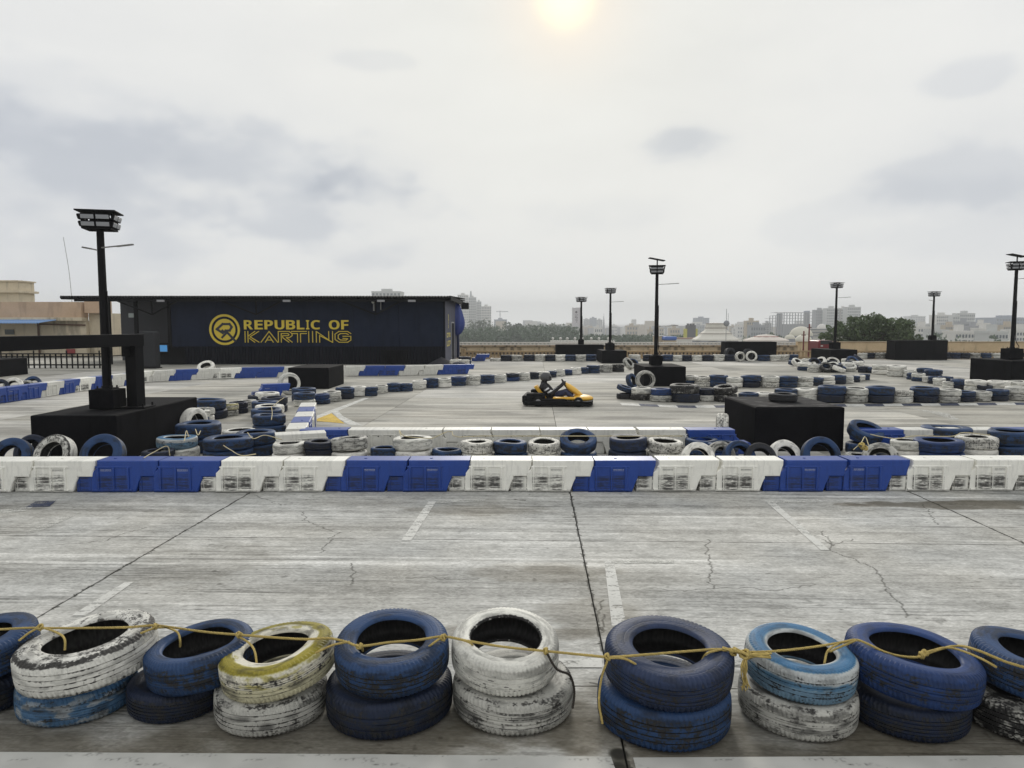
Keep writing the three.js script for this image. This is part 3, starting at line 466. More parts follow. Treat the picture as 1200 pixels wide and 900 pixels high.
// ---------------------------------------------------------------- tyre walls of the circuit
const B = 'blue', N = 'navy', S = 'slate', Rr = 'royal', Wt = 'white', Ww = 'whiteWorn', Wg = 'whiteGrey', Wf = 'whiteFlaky', Wc = 'whiteClean', X = 'blackWhite', K = 'black';
{ // between the two barrier walls
  const row = 'between the two barrier walls';
  const L = [[339, 38, [Wc, Wt]], [375, 35, [N, N, N], { hs: .72 }], [409, 43, [Wc, Wg], { tilt: [-.04, .06] }], [449, 31, [K, B]], [484, 46, [Wc, Wt]], [525, 37, [B], { hs: 1.25 }], [559, 39, [Wt, Wf]], [599, 40, [B, B]], [637, 39, [Wc, Wf], { tilt: [.10, .02] }], [678, 43, [B, B], { tilt: [.42, 0] }], [735, 44, [N, S]], [779, 41, [Wf, Wf], { tilt: [.06, -.04] }]];
  for (const [u, w, cols, o] of L) stack(u, 545.5, w, cols, row, { geo: 'mid', ...(o || {}) });
  // loose pile by the big dark block
  const P = [[268, 543, 55, [B, B], { hs: .7 }], [300, 536, 45, [B, B]], [281, 530, 40, [N, Wt], { hs: .85 }], [234, 532, 50, [B, B], { hs: .95 }], [210, 540, 45, [Wt, 'lightBlue'], { hs: .8 }], [185, 546, 36, [N, N], { hs: .62 }], [238, 549, 34, [Wt], { hs: .8 }],
    [822, 538, 38, [B, B], { hs: .8 }], [845, 541, 38, [Rr, B], { hs: .75 }], [1012, 534, 40, [B, B], { tilt: [.42, -.14] }], [1008, 545, 36, [Wg], { hs: .8 }], [1063, 541, 36, [Wc, Wt]], [1100, 545, 52, [Rr, Rr], { hs: .72 }], [1108, 534, 54, [B, B], { hs: .8 }], [1143, 542, 44, [Wc, Wf]], [1184, 541, 46, [B, B], { hs: 1.05 }], [1235, 541, 46, [Wt, Wt]], [1290, 541, 46, [B, B]]];
  for (const [u, v, w, cols, o] of P) stack(u, v, w, cols, 'in the loose pile by a black block', { geo: 'mid', ...o });
}
function standTyre(col, u, vTop, w, dist, label, lean = -.12, yaw = 0, geo = 'mid', group) { const R = w / 2 * dist / F * (dist < 9.5 ? .87 : 1), x = xAt(u, dist); if (dist < 9.5 && lean > -.5) lean -= .22; const c = Math.cos(lean); tyre(col, x, R * c + HW * R * Math.abs(Math.sin(lean)) * .8, -dist, R, { geo, stand: [lean, yaw], label, group, hs: .95 }); }
standTyre(B, 6, 513, 52, 8.75, 'blue tyre standing on edge beside the white upright one', -.16, .1);
standTyre(N, 30, 509, 46, 9.2, 'navy tyre standing on edge behind the white upright one', -.14, 0);
standTyre(Ww, 57, 510, 56, 8.75, 'white tyre standing on edge against the big black block', -.18, -.12);
standTyre(B, 114, 513, 57, 8.75, 'blue tyre standing on edge against the big black block corner', -.2, .05);
standTyre(Wc, 223, 486, 38, 11.6, 'white tyre leaning on the side of the portal block', 0, 1.3);
standTyre(Wc, 821, 520, 46, 8.75, 'white tyre standing on edge behind the white barriers', -.18, .05);
standTyre(Wg, 848, 523, 42, 9.0, 'greyed white tyre standing on edge behind a blue one', -.16, .3);
standTyre(B, 870, 520, 46, 8.85, 'blue tyre standing on edge beside white upright tyres', -.2, .2);
standTyre(K, 895, 525, 44, 8.8, 'bare black tyre standing on edge at the block foot', -.25, -.1);
standTyre(Wc, 924, 523, 46, 8.9, 'white tyre standing on edge at the block foot', -.25, .15);
standTyre(B, 967, 517, 52, 8.8, 'large blue tyre standing on edge at the block foot', -.14, 0);
standTyre(Wf, 849, 497, 40, 10.9, 'white tyre leaning on the side of the plain black block', 0, 1.35);
standTyre(Wg, 1038, 513, 46, 8.9, 'white tyre tipped over beside the yellow rope bundle', -.75, -.6);
standTyre(Wt, 337, 448, 26, 19.2, 'upright white tyre beside the lone blue barrier', 0, .55);
{
  const col = 'in the column beside the chicane arm';
  for (const [u, v, w, cols] of [[316, 512, 34, [B, B]], [314, 504, 34, [Wt, B]], [316, 496, 36, [B, Wc]], [312, 489, 34, [B, B]], [322, 484, 34, [N, N]], [314, 478, 26, [Wt, Wc]]]) stack(u, v, w, cols, col, { geo: 'mid', R: .27 });
  const l = 'in the short wall behind the portal block';
  for (const [u, v, w, cols] of [[231, 498.5, 26, [B, Wt]], [237, 496, 26, [Wc, Ww]], [247, 492, 36, [N, B]], [268, 488, 21, [Wg, 'yellow']], [280, 485, 20, [N, N]], [290, 482, 20, [Wt, Wf]], [302, 478, 22, [K, N]]]) stack(u, v, w, cols, l, { geo: 'mid' });
  // long diagonal wall
  const d = 'in the long slanting tyre wall';
  const R = [[357, 477, 24, [Wt, B]], [356, 471, 26, [B, B]], [377, 474, 19, [B, Rr]], [390, 471, 19, [Wg, Wt]], [404, 468, 21, [N, B]], [419, 465, 18, [Wc, Wc]], [434, 464.5, 16, [B, B]], [447, 461, 14, [Wf, Wt]], [462, 459.5, 16, [B, B]], [476, 459, 15, [B, B]], [491, 456.5, 16, [Wt, Wc]], [505, 455, 17, [B, B]], [520, 454.5, 17, [Wc, Wt]], [537, 452.5, 17, [B, Rr]], [554, 451.5, 17, [Wt, Wf]], [571, 450, 17, [B, B]], [586, 448.5, 15, [Wt, Wt]], [601, 447, 15, [Rr, N]], [614, 446, 14, [Wf, Wt]], [625, 444.5, 13, [N, N]], [637, 443.5, 13, [Wc, Wc]], [646, 442.5, 12, [N, B]], [656, 441, 12, [Wt, Wt]], [665, 440, 11, [B, Rr]], [675, 439, 12, [Wc, Wc]], [684, 438, 11, [B, B]], [695, 437.5, 15, [B, B]], [710, 436.5, 14, [Wg, Wg]], [724, 436, 14, [K, X]]];
  for (const [u, v, w, cols] of R) stack(u, v, w, cols, d, { geo: 'mid' });
  standTyre(Wg, 737, 420, 15, 30, 'greyed tyre tipped at the end of the slanting wall', -.6, .9, 'far');
  standTyre(B, 742, 420, 14, 31, 'blue tyre tipped behind the slanting wall end', -.9, .4, 'far');
}
{ // wall along the railing
  const row = 'in the far wall along the tan railing';
  const list = [[581, Wt, 1, 424], [593, N], [606, Wg], [620, N], [633, Wf], [645, N], [656.5, Wc], [668, B], [681, Wt], [692, B], [744, Wt], [760, N], [771, N], [782, B], [793, Wt], [804, N], [816, Wt], [829, N], [842, Wt], [855, N], [895, B], [908, Wt], [918, Wf], [928, B], [1010, Wt], [1018, N], [1030, Wg], [1041, N], [1053, X], [1065, N], [1076, Wt], [1088, B], [1098, Wt], [1107, N], [1118, S], [1129, N], [1141, Wg], [1154, B], [1168, Wt], [1178, N], [1191, Wt], [1204, N], [1217, Wt]];
  for (const [u, c, n] of list) { const v = u < 940 ? 423.4 : 420.6, w = u < 940 ? 13.2 : 12.6; stack(u, v, w, n === 1 ? [c] : [c, c], row, { hs: .70 + .08 * tr0() }); }
  standTyre(Wf, 868, 413, 12, 36.6, 'upright flaking white tyre before the long dark block', 0, .2, 'far');
  standTyre(Wc, 881.5, 414, 13, 36.4, 'upright clean white tyre before the long dark block', -.05, -.2, 'far');
  standTyre(K, 877, 410, 14, 37.6, 'bare black tyre upright against the long dark block', -.1, .3, 'far'); standTyre(K, 856, 408, 15, 37.8, 'black tyre hanging upright against the long dark block', -.05, .4, 'far');
  const q = gp(563, 423); barrier('blue', V(q.x, 0, q.z), .1, 'tilted blue barrier at the end of the far tyre wall', null, { detail: false });
  for (const [u, v, c] of [[532, 436, Wt], [538, 434, B], [543, 431, Wt], [545, 427, B], [535, 431, N]]) stack(u, v, 14, [c, c === B ? N : Wf], 'in the heap by the navy building corner', {});
}
{ // double wall before the rear straight
  const r1 = 'in the rear wall of the hairpin';
  for (const [u, v, w, cols] of [[808, 452, 18, [B, Wt]], [824, 453.5, 19, [Wf, Wf]], [841.5, 454, 21, [B, B]], [860, 454.5, 19, [Wc, Wt]], [879, 454.5, 22, [N, B]], [901.5, 454.5, 21, [Wf, Wt]], [922.5, 454.5, 21, [B, B]], [942, 454, 19, [Wt, Wf]], [956, 452.5, 15, [N, B]], [969, 451.5, 17, [Wc, Wc]], [982.5, 450.5, 16, [N, B]], [993, 449.5, 13, [Wt, Wt]], [1001, 448, 12, [N, B]], [1007.5, 446.5, 11, [Wt, Wc]], [1013, 445.5, 11, [B, B]]]) stack(u, v, w, cols, r1, {});
  const r2 = 'in the tyre wall behind the painted kerb';
  for (const [u, v, w, cols, o] of [[733, 468, 20, [K, B], { tilt: [.1, -.3] }], [751, 469.5, 23, [X, Wt]], [775, 471.5, 25, [Wg, Rr]], [803, 472.5, 32, [N, X]], [827, 470.5, 23, [Wt, N]], [850, 471.5, 26, [X, X], { tilt: [.1, .1] }], [877, 468, 22, [B], {}], [898, 468, 23, [Wc], {}], [921, 471, 24, [N, B]], [945, 471, 25, [Wt, Wc]], [973, 472.5, 29, [N, B]], [1001.5, 472.5, 27, [Wg, Wt]], [1030, 473, 30, [N, B]], [1056, 472.5, 23, [Wt, Wf]], [1082, 472.5, 29, [N, B]], [1109, 472.5, 26, [Wg, Wt]], [1130.5, 471.5, 21, [N, B]], [1149.5, 471, 19, [Wg, Wt]], [1168, 470.5, 22, [N, B]], [1191.5, 470, 25, [Wg, Wt]], [1217, 470, 25, [N, B]], [1243, 470, 25, [Wg, Wt]]]) stack(u, v, w, cols, r2, { geo: 'mid', ...(o || {}) });
  standTyre(Wg, 757, 441, 23, 20.6, 'greyed white tyre leaning on the block of the central lamp', -.08, .1);
  standTyre(B, 741, 447, 18, 20.9, 'blue tyre propped beside the central lamp block', -.3, .9);
  const r3 = 'in the winding wall beside the lamp block';
  for (const [u, v, w, cols] of [[1012, 437, 12, [N, N]], [1023, 437.5, 11, [N, B]], [1031.5, 439, 17, [Wc, Wt]], [1045, 439, 16, [N, B]], [1051, 441.5, 20, [Wt, Wc]], [1066, 442.5, 13, [Wt, Wt]], [1069, 445, 12, [B, B]], [1076, 447, 14, [B, Wt]], [1084, 442, 16, [B, B]], [1087, 448.5, 11, [Wc, Wt]], [1095, 450, 14, [N, B]], [1093, 445, 18, [N, B]], [1101, 452, 13, [Wt, Wc]], [1108, 451, 15, [N, B]], [1112, 456.5, 14, [Wt, Wt]], [1124, 457, 18, [N, B]], [1121, 453, 14, [Wt, B]], [1143, 460, 22, [Wt, Wc]], [1153, 461, 15, [N, N]], [1170, 461, 22, [Wt, Wc]], [1190, 461, 22, [Wt, Wt]]]) stack(u, v, w, cols, r3, {});
  // tumbled heap round the lamp block
  const r = rng(66), heap = 'tumbled in the heap at the lamp block foot', hc = [Wc, B, Wt, N, Wf, Wt, Wc, B, X, Wt, N, Wc, B, Wg, Wt, N, Wc, B, Wc, Wt, N, Wc, B, Wf, Wt, Wc, B, N];
  hc.forEach((c, i) => { const back = i > 16, u = back ? lerp(934, 1008, (i - 17) / 10) + (r() - .5) * 4 : lerp(938, 1006, i / 16) + (r() - .5) * 5, v = (back ? 428.5 : 433) + 4 * Math.sin((back ? (i - 17) / 10 : i / 16) * 3) + (r() - .5) * 2; if (i % 3 === 1) stack(u, v, 15, [c, hc[(i + 5) % 28]], heap, {}); else { const p = gp(u, v); standTyre(c, u, 0, 15, -p.z + .2, `${CN[c]} tyre ${heap}`, -.75 - r() * .7, (r() - .5) * 2.4, 'far', `${CN[c]} tyres ${heap}`); } });
  // beside the far barrier wall
  for (const [u, d, c, w, l] of [[35, 19.6, B, 20, 'blue upright tyre behind the curved end of the far barriers'], [12, 19.0, Wc, 21, 'white upright tyre behind the curved end of the far barriers'], [28, 19.2, Wg, 17, 'greyed upright tyre behind the curved far barriers'], [-4, 18.8, N, 20, 'navy upright tyre behind the curved far barriers']]) standTyre(c, u, 0, w, d, l, -.45, .2, 'far');
  standTyre(Wc, 240, 428, 20, 27.2, 'white tilted tyre peeping over the far barriers', -.95, 0, 'far');
}
// pale ties over the stacks
{
  const ties = thing('pale_rope', 'pale rope laid over the tyre stacks between the barrier walls', 'rope');
  const seg = (pts, r = .006) => part('strand', tube(pts.map(([u, v, y]) => gp(u, v, y)), r, 30, 5), paleRope, ties);
  seg([[168, 537, .36], [180, 530, .37], [196, 523, .42], [199, 534, .3]]); seg([[216, 517, .42], [219, 505, .46], [221, 512, .4]]); seg([[229, 503, .45], [232, 510, .45], [235, 505, .44]]);
  seg([[262, 522, .34], [270, 527, .36], [285, 534, .34], [300, 532, .36]]); seg([[290, 507, .46], [297, 514, .42], [310, 510, .42], [330, 515, .4]]); seg([[318, 476, .42], [319, 484, .42], [318, 492, .42]]); seg([[320, 476, .42], [327, 470, .42], [333, 466, .42]]);
  seg([[470, 512, .44], [468, 504, .45], [474, 511, .42], [490, 513, .41], [506, 514, .40]]); seg([[506, 514, .40], [528, 505, .44], [534, 512, .42], [560, 511, .42], [600, 511, .41], [657, 511, .41], [700, 511, .44], [760, 511, .42], [800, 511, .4]]);
  seg([[1020, 509, .45], [1034, 512, .4], [1052, 514, .42], [1070, 511, .44], [1118, 511, .42], [1128, 507, .45], [1160, 510, .42]]); seg([[1000, 527, .36], [1008, 520, .42], [1014, 512, .44], [1018, 522, .38]]);
  const p = gp(1010, 523, .40); part('bundle', knot(p, 2.6, 5).concat(knot(p.clone().add(V(.03, -.02, .01)), 2.2, 6)), ropeMat, ties);
}

// ---------------------------------------------------------------- black blocks and lamp posts
const blockMap = grainTex([19, 19, 22], 3, 6, .3), blockTopMap = dtex(256, 256, (i, j, c) => { const x = i / 256, y = j / 256, k = sstep(.5, .7, fbm(x * 9, y * 14, 5, 9, 14, 9)) * (.4 + .6 * vn(x * 90, y * 90, 90, 90, 4)); c[0] = 19 + 62 * k; c[1] = 19 + 60 * k; c[2] = 22 + 57 * k; });
const blockMat = new THREE.MeshPhysicalMaterial({ map: blockMap, roughness: .85, specularIntensity: .15 }), topMat = new THREE.MeshPhysicalMaterial({ specularIntensity: .4,  map: blockTopMap, roughness: .9 }), steel = mat([.006, .006, .007], .7), steel2 = mat([.010, .010, .011], .7), lensMat = mat([.30, .31, .33], .3, { metalness: .1 }), greyRod = mat([.16, .16, .15], .6);
function block(u0, u1, dist, depth, h, label, worn) {
  const x0 = xAt(u0, dist), x1 = xAt(u1, dist), w = x1 - x0, t = thing('black_block', label, 'block', [(x0 + x1) / 2, 0, -dist - depth / 2]);
  const g = uvBox(rbx(w, h, depth, .022, 0, h / 2, 0), .55); part('body', g, blockMat, t);
  const g2 = new THREE.PlaneGeometry(w - .05, depth - .05, 10, 10); g2.rotateX(-Math.PI / 2); { const p = g2.attributes.position; for (let i = 0; i < p.count; i++) p.setY(i, .004 + .004 * vn(p.getX(i) * 4 + 50, p.getZ(i) * 4 + 50)); g2.computeVertexNormals(); } g2.translate(0, h, 0); if (worn) part('worn_top', g2, topMat, t);
  return { t, x0, x1, h, z: -dist - depth / 2 };
}
const bA = block(29, 131, 9.55, 2.5, .65, 'long black block carrying the portal post and a lamp');
block(888, 994, 10.5, 1.55, .65, 'plain black block with scuffed bare top and no lamp', true);
block(336, 384, 20.9, 1.9, .62, 'plain black block at the end of the slanting tyre wall');
const bD = block(756, 805, 21.8, 1.9, .6, 'black lamp block ringed by tumbled tyres in mid track');
const bE = block(706, 735, 35, 2.0, .62, 'black lamp block where the slanting tyre wall ends');
const bF = block(652, 708, 38.3, .9, .82, 'low wide black block under the banner lamp'), bG = block(851, 911, 38.2, .9, .98, 'long dark block behind the two upright white tyres');
const bH = block(974, 1006, 34, 2.2, .7, 'black lamp block behind the tumbled tyre heap');
const bI = block(1050, 1112, 38.3, .9, 1.05, 'long black lamp block in front of the leafy tree');
const bJ = block(1188, 1262, 22, 2.0, .76, 'wide black lamp block beside the winding tyre wall'), bK = block(-80, -10, 25.5, 1.8, .62, 'black block behind the curved far barriers');
function floodlight(parent, x, y, z, yaw, tilt) { const g = new THREE.Group(); g.name = 'floodlight'; const body = new THREE.Mesh(flBody, steel2); body.name = 'housing'; const lens = new THREE.Mesh(flLens, lensMat); lens.name = 'lens'; g.add(body, lens); const q = new THREE.Quaternion().setFromEuler(new THREE.Euler(tilt, yaw, 0, 'YXZ')); g.quaternion.copy(q); g.position.set(x, y, z); for (const m of [body, lens]) m.castShadow = m.receiveShadow = true; parent.add(g); }
const flBody = rbx(.235, .1, .05, .012), flLens = rbx(.21, .072, .012, .005, 0, 0, .024);
function lampPost(u, dist, vTop, baseY, label, { ped = .33, rods = [], banner, panel, yaw = 0 } = {}) {
  const x = xAt(u, dist), top = yAt(vTop, dist), t = thing('lamp_post', label, 'lamp post', [x, baseY, -dist]), H = top - baseY;
  const pg = rbx(ped, ped * .78, ped, .01, 0, ped * .39 + .003, 0); part('pedestal', pg, blockMat, t);
  const hb = H - .265; part('pole', cyl(.062, .048, hb - ped * .7, 0, ped * .7, 0, 12), steel, t);
  part('collar', [cyl(.075, .075, .05, 0, ped * .78, 0, 12), bx(-.11, .11, ped * .78 + .003, ped * .78 + .018, -.11, .11)], steel, t);
  for (const [sx, sz] of [[1, 1], [1, -1], [-1, 1], [-1, -1]]) part('bolt', cyl(.012, .012, .04, sx * .09, ped * .78 + .01, sz * .09, 8), steel2, t);
  const hd = new THREE.Group(); hd.name = 'lamp_head'; hd.position.y = hb; hd.rotation.y = yaw; hd.scale.set(.78, .78, .78); t.add(hd);
  const fr = [bx(-.24, .24, 0, .025, -.24, -.215), bx(-.24, .24, 0, .025, .215, .24), bx(-.24, -.215, 0, .025, -.21, .21), bx(.215, .24, 0, .025, -.21, .21), bx(-.21, .21, .002, .022, -.02, .02), bx(-.22, -.19, .028, .3, -.02, .02), bx(.19, .22, .028, .3, -.02, .02), bx(-.02, .02, .028, .3, .19, .22), bx(-.02, .02, .028, .3, -.22, -.19)];
  part('frame', fr, steel, hd);
  part('top_plate', rbx(.66, .026, .60, .008, 0, .318, 0), steel, hd);
  for (let s = 0; s < 4; s++) { const a = s * Math.PI / 2; for (const row of [0, 1]) for (const k of [-1, 1]) { const off = k * .122, d = .255 + row * .02; floodlight(hd, Math.sin(a) * d + Math.cos(a) * off, .085 + row * .125, Math.cos(a) * d - Math.sin(a) * off, a, .28); } }
  for (const [v, len, sgn] of rods) { const y = yAt(v, dist) - baseY; part('side_rod', [bar(V(sgn > 0 ? .03 : -.03, y, .03), V(sgn * len, y + .03, .12), .022, .016), bar(V(sgn * len * .55, y + .014, .07), V(sgn * (len + .04), y + .034, .12), .034, .02)], greyRod, t); }
  if (banner) part('banner', bx(-.49, -.05, yAt(383, dist) - baseY, yAt(360.5, dist) - baseY, -.008, .008), banner, t);
  if (panel) part('tilted_panel', [bar(V(-.26, H + .23, 0), V(.22, H + .14, 0), .3, .02), cyl(.02, .02, .2, 0, H - .02, 0, 8)], steel2, t);
  part('conduit', tube([V(.07, ped * .5, .1), V(.13, ped * .9, .12), V(.085, ped * 1.25, .05), V(.07, ped * 2, .02), V(.06, H * .6, .01)], .011, 30, 6), steel, t);
  return t;
}
const bannerTex = dtex(64, 128, (i, j, c) => { const x = i / 64, y = 1 - j / 128; let k = 0; if (Math.hypot((x - .5) * 1, (y - .24) * 2) < .13) k = 1; if (y > .36 && y < .82 && x > .33 && x < .7 && ((Math.floor(y * 26) % 2 && vn(x * 12, y * 26, 64, 64, 3) > .4))) k = 1; const g = 214 + 8 * (vn(x * 9, y * 14) - .5); c[0] = lerp(g, 108, k * .7); c[1] = lerp(g - 2, 104, k * .7); c[2] = lerp(g, 108, k * .7); });
const bannerMat = new THREE.MeshStandardMaterial({ map: bannerTex, roughness: .8 });
lampPost(122.5, 10.35, 247.5, .66, 'tall lamp post beside the portal post on the long block', { ped: .35, rods: [[290.5, .48, 1], [293.5, .16, -1]], yaw: .25 });
lampPost(769, 22.7, 311, .61, 'lamp post with tilted panel on top rising from mid track', { ped: .36, rods: [[333.5, .62, 1], [382.5, .62, 1]], panel: true, yaw: -.2 });
lampPost(715, 35.8, 337.5, .63, 'slim lamp post between the banner lamp and mid track lamp', { ped: .42, rods: [[354, .6, 1]], yaw: .1 });
lampPost(681, 38.75, 348, .83, 'lamp post with grey banner hanging on its pole', { ped: .3, banner: bannerMat, yaw: .4 });
lampPost(979, 35, 331, .71, 'lamp post next to the leafy tree crown', { ped: .4, rods: [[349, .6, 1]], yaw: .5 });
lampPost(1093, 38.7, 341.5, 1.06, 'lamp post rising from the long block before the tree', { ped: .3, rods: [[352.5, .3, -1]], yaw: .2 });
lampPost(1187.5, 22.9, 306.5, .77, 'lamp post on the wide block by the winding tyre wall', { ped: .44, rods: [[327, .3, 1]], panel: true, yaw: -.3 });
{ // portal of black steel on the long block, its beam running out over the deck
  const d = 10.5, x = xAt(156, d), yb = .657, top = yAt(391.5, d) - yb, th = .175, run = V(xAt(0, 8.4) - x, 0, -8.4 + d).normalize(), far = run.clone().multiplyScalar(4.9), ang = Math.atan2(run.x, run.z);
  const t = thing('steel_portal', 'black steel portal beam reaching out over the deck from the block', 'portal', [x, yb, -d]);
  const turn = (g) => g.rotateY(ang);
  part('post', turn(bx(-.085, .085, .017, top - th, -.085, .085)), steel, t);
  part('base_plate', bx(-.2, .2, 0, .016, -.17, .17), steel, t);
  for (const [a, b] of [[-.165, .14], [.165, .14], [-.165, -.14], [.165, -.14]]) part('anchor_bolt', cyl(.014, .014, .05, a, .012, b, 8), steel2, t);
  part('beam', turn(rbx(.17, th - .003, 5.1, .005, 0, top - th / 2, 2.44)), steel, t);
  part('post', turn(bx(-.085, .085, -yb + .004, top - th, 4.8, 4.97)), steel, t);
  part('gusset', turn(bx(-.01, .01, top - th - .14, top - th, .09, .24)), steel, t);
}
{ // small black tray lying on the plain block's top
  const d = 11.3, t = solo('black_tyre_casing', tyreGeo(48, false, 77), TM.black, 'bare black tyre lying on the scuffed top of the plain block', 'tyre'); t.scale.set(.22, .17, .22); t.position.set(xAt(920, d), .657 + .065, -d);
}

// ---------------------------------------------------------------- kart and driver
{
  const KS = .84, p = gp(656, 476.5), kt = thing('racing_kart', 'yellow and black go kart driving on the track', 'kart', [p.x, 0, p.z - .42], -.12); const blk = mat([.008, .008, .009], .75), yel = mat([.66, .37, .03], .5), yel2 = mat([.70, .42, .06], .55), rub = mat([.014, .014, .014], .8), met = mat([.3, .3, .32], .35, { metalness: .8 });
  kt.scale.set(KS, KS, KS); // wrap-around bumper: x forward
  const ring = (sx, sz, y0, y1, th) => { const s = new THREE.Shape(); const rr = (S, a, b, r) => { S.moveTo(-a + r, -b); S.lineTo(a - r * 1.2, -b * .92); S.quadraticCurveTo(a, -b * .9, a, -b * .55); S.lineTo(a, b * .55); S.quadraticCurveTo(a, b * .9, a - r * 1.2, b * .92); S.lineTo(-a + r, b); S.quadraticCurveTo(-a, b, -a, b - r); S.lineTo(-a, -b + r); S.quadraticCurveTo(-a, -b, -a + r, -b); }; rr(s, sx, sz, .22); const h = new THREE.Path(); rr(h, sx - th, sz - th, .18); s.holes.push(h); const g = new THREE.ExtrudeGeometry(s, { depth: y1 - y0, bevelEnabled: true, bevelSize: .02, bevelThickness: .02, bevelSegments: 2 }); g.rotateX(-Math.PI / 2); g.translate(0, y0, 0); return g; };
  part('bumper', ring(.93, .66, .06, .14, .1), blk, kt);
  part('floor_pan', bx(-.6, .75, .05, .07, -.34, .34), met, kt);
  for (const z of [-1, 1]) { part('side_pod', rbx(.85, .15, .24, .05, -.18, .145, z * .5), blk, kt); part('side_fairing', rbx(.62, .06, .22, .028, .18, .225, z * .45), yel, kt); }
  part('engine_cover', rbx(.5, .26, .3, .05, -.60, .23, .42), blk, kt); part('engine', rbx(.3, .3, .26, .06, -.66, .25, -.36), blk, kt);
  part('rear_guard', [rbx(.12, .2, 1.24, .04, -.9, .2, 0), rbx(.3, .16, .22, .04, -.8, .22, .5)], blk, kt);
  const nose = new THREE.SphereGeometry(1, 24, 16); nose.scale(.34, .1, .42); nose.translate(.62, .19, 0); part('nose_fairing', nose, yel, kt);
  const fair = new THREE.SphereGeometry(1, 24, 16); fair.scale(.36, .085, .17); fair.rotateZ(-.62); fair.translate(.40, .42, 0); part('steering_fairing', fair, yel2, kt);
  part('pedal', [bx(.5, .53, .08, .26, -.25, -.18), bx(.5, .53, .08, .26, .18, .25)], met, kt);
  const seat = new THREE.Shape(); seat.moveTo(-.36, .08); seat.quadraticCurveTo(-.48, .3, -.66, .50); seat.lineTo(-.61, .52); seat.quadraticCurveTo(-.42, .34, -.32, .16); seat.lineTo(.02, .13); seat.lineTo(.02, .08); seat.closePath(); const sg = new THREE.ExtrudeGeometry(seat, { depth: .38, bevelEnabled: true, bevelSize: .015, bevelThickness: .02, bevelSegments: 2 }); sg.translate(0, 0, -.19); part('seat', sg, yel, kt);
  const sw = new THREE.TorusGeometry(.145, .017, 8, 24); sw.rotateY(Math.PI / 2); sw.rotateZ(.55); sw.translate(.16, .58, 0); part('steering_wheel', [sw, bar(V(.16, .58, -.13), V(.16, .58, .13), .025), bar(V(.16, .58, 0), V(.42, .3, 0), .03)], blk, kt);
  for (const [x, z, r, w] of [[.56, .5, .13, .13], [.56, -.5, .13, .13], [-.52, .52, .14, .2], [-.52, -.52, .14, .2]]) { const c = new THREE.CylinderGeometry(r, r, w, 20); c.rotateX(Math.PI / 2); const wh = part('wheel', c, rub, kt); wh.position.set(x, r, z); const rm = new THREE.CylinderGeometry(r * .5, r * .5, w + .01, 14); rm.rotateX(Math.PI / 2); part('rim', rm, met, wh); }
  part('fuel_tank', rbx(.2, .16, .22, .03, .22, .15, 0), met, kt);

  // driver: one continuous body from joints with radii
  const caps = []; const cap = (a, b, ra, rb) => caps.push([a, b, ra, rb]);
  const hip = V(-.20, .24, 0), chest = V(-.38, .44, 0), neck = V(-.42, .60, 0);
  cap(hip, chest, .165, .17); cap(V(-.42, .52, -.15), V(-.42, .52, .15), .09, .09); cap(V(-.2, .25, -.09), V(-.2, .25, .09), .11, .11); cap(chest, neck, .14, .07); cap(neck, V(-.39, .68, 0), .07, .08);
  for (const z of [-1, 1]) { cap(V(-.16, .25, z * .1), V(.2, .36, z * .17), .095, .068); cap(V(.2, .36, z * .17), V(.50, .16, z * .2), .064, .045); cap(V(.48, .14, z * .2), V(.54, .22, z * .2), .045, .035); cap(V(-.42, .52, z * .19), V(-.18, .34, z * .31), .078, .062); cap(V(-.18, .34, z * .31), V(.10, .55, z * .15), .058, .036); cap(V(.06, .53, z * .16), V(.11, .58, z * .15), .034, .032); cap(V(.10, .58, z * .15), V(.155, .60, z * .135), .032, .026); for (let f = 0; f < 4; f++) cap(V(.15, .585 + f * .017, z * .14), V(.185, .583 + f * .017, z * .125), .011, .009); cap(V(.13, .61, z * .13), V(.16, .63, z * .115), .011, .01); }
  const res = 104, half = res / 2, sc = .62, ctr = V(.06, .48, 0), mc = new MarchingCubes(res, new THREE.MeshStandardMaterial(), false, false, 160000); mc.isolation = 0; const pt = V(0, 0, 0), ab = V(0, 0, 0), ap = V(0, 0, 0);
  for (let k = 0; k < res; k++) for (let j = 0; j < res; j++) for (let i = 0; i < res; i++) {
    pt.set((i - half) / half * sc + ctr.x, (j - half) / half * sc + ctr.y, (k - half) / half * sc + ctr.z); let d = 1e3;
    for (const [a, b, ra, rb] of caps) { ab.subVectors(b, a); ap.subVectors(pt, a); const t = Math.max(0, Math.min(1, ap.dot(ab) / ab.lengthSq())); const q = ap.addScaledVector(ab, -t).length() - lerp(ra, rb, t); const kk = .03, h = Math.max(0, Math.min(1, .5 + .5 * (d - q) / kk)); d = lerp(d, q, h) - kk * h * (1 - h); }
    mc.field[i + j * res + k * res * res] = -d;
  }
  mc.update(); const cnt = mc.count, g = new THREE.BufferGeometry(), P = new Float32Array(cnt * 3), C = new Float32Array(cnt * 3), Nn = new Float32Array(cnt * 3);
  for (let i = 0; i < cnt; i++) { const x = mc.positionArray[i * 3] * sc + ctr.x, y = mc.positionArray[i * 3 + 1] * sc + ctr.y, z = mc.positionArray[i * 3 + 2] * sc + ctr.z; P.set([x, y, z], i * 3); let c = [.013, .013, .016]; if (x > -.1 && y < .46 && Math.abs(z) < .24) c = [.03, .035, .075]; const arm = Math.abs(z) > .22 && x < .0; if (arm) { const s = (x + .42) * .7 + (.52 - y); if ((s > .12 && s < .17) || (s > .24 && s < .29)) c = [.6, .6, .6]; } if (x > .1 && y > .52) c = [.02, .02, .02]; if (x > .46 && y < .3) c = [.35, .33, .3]; C.set(c, i * 3); }
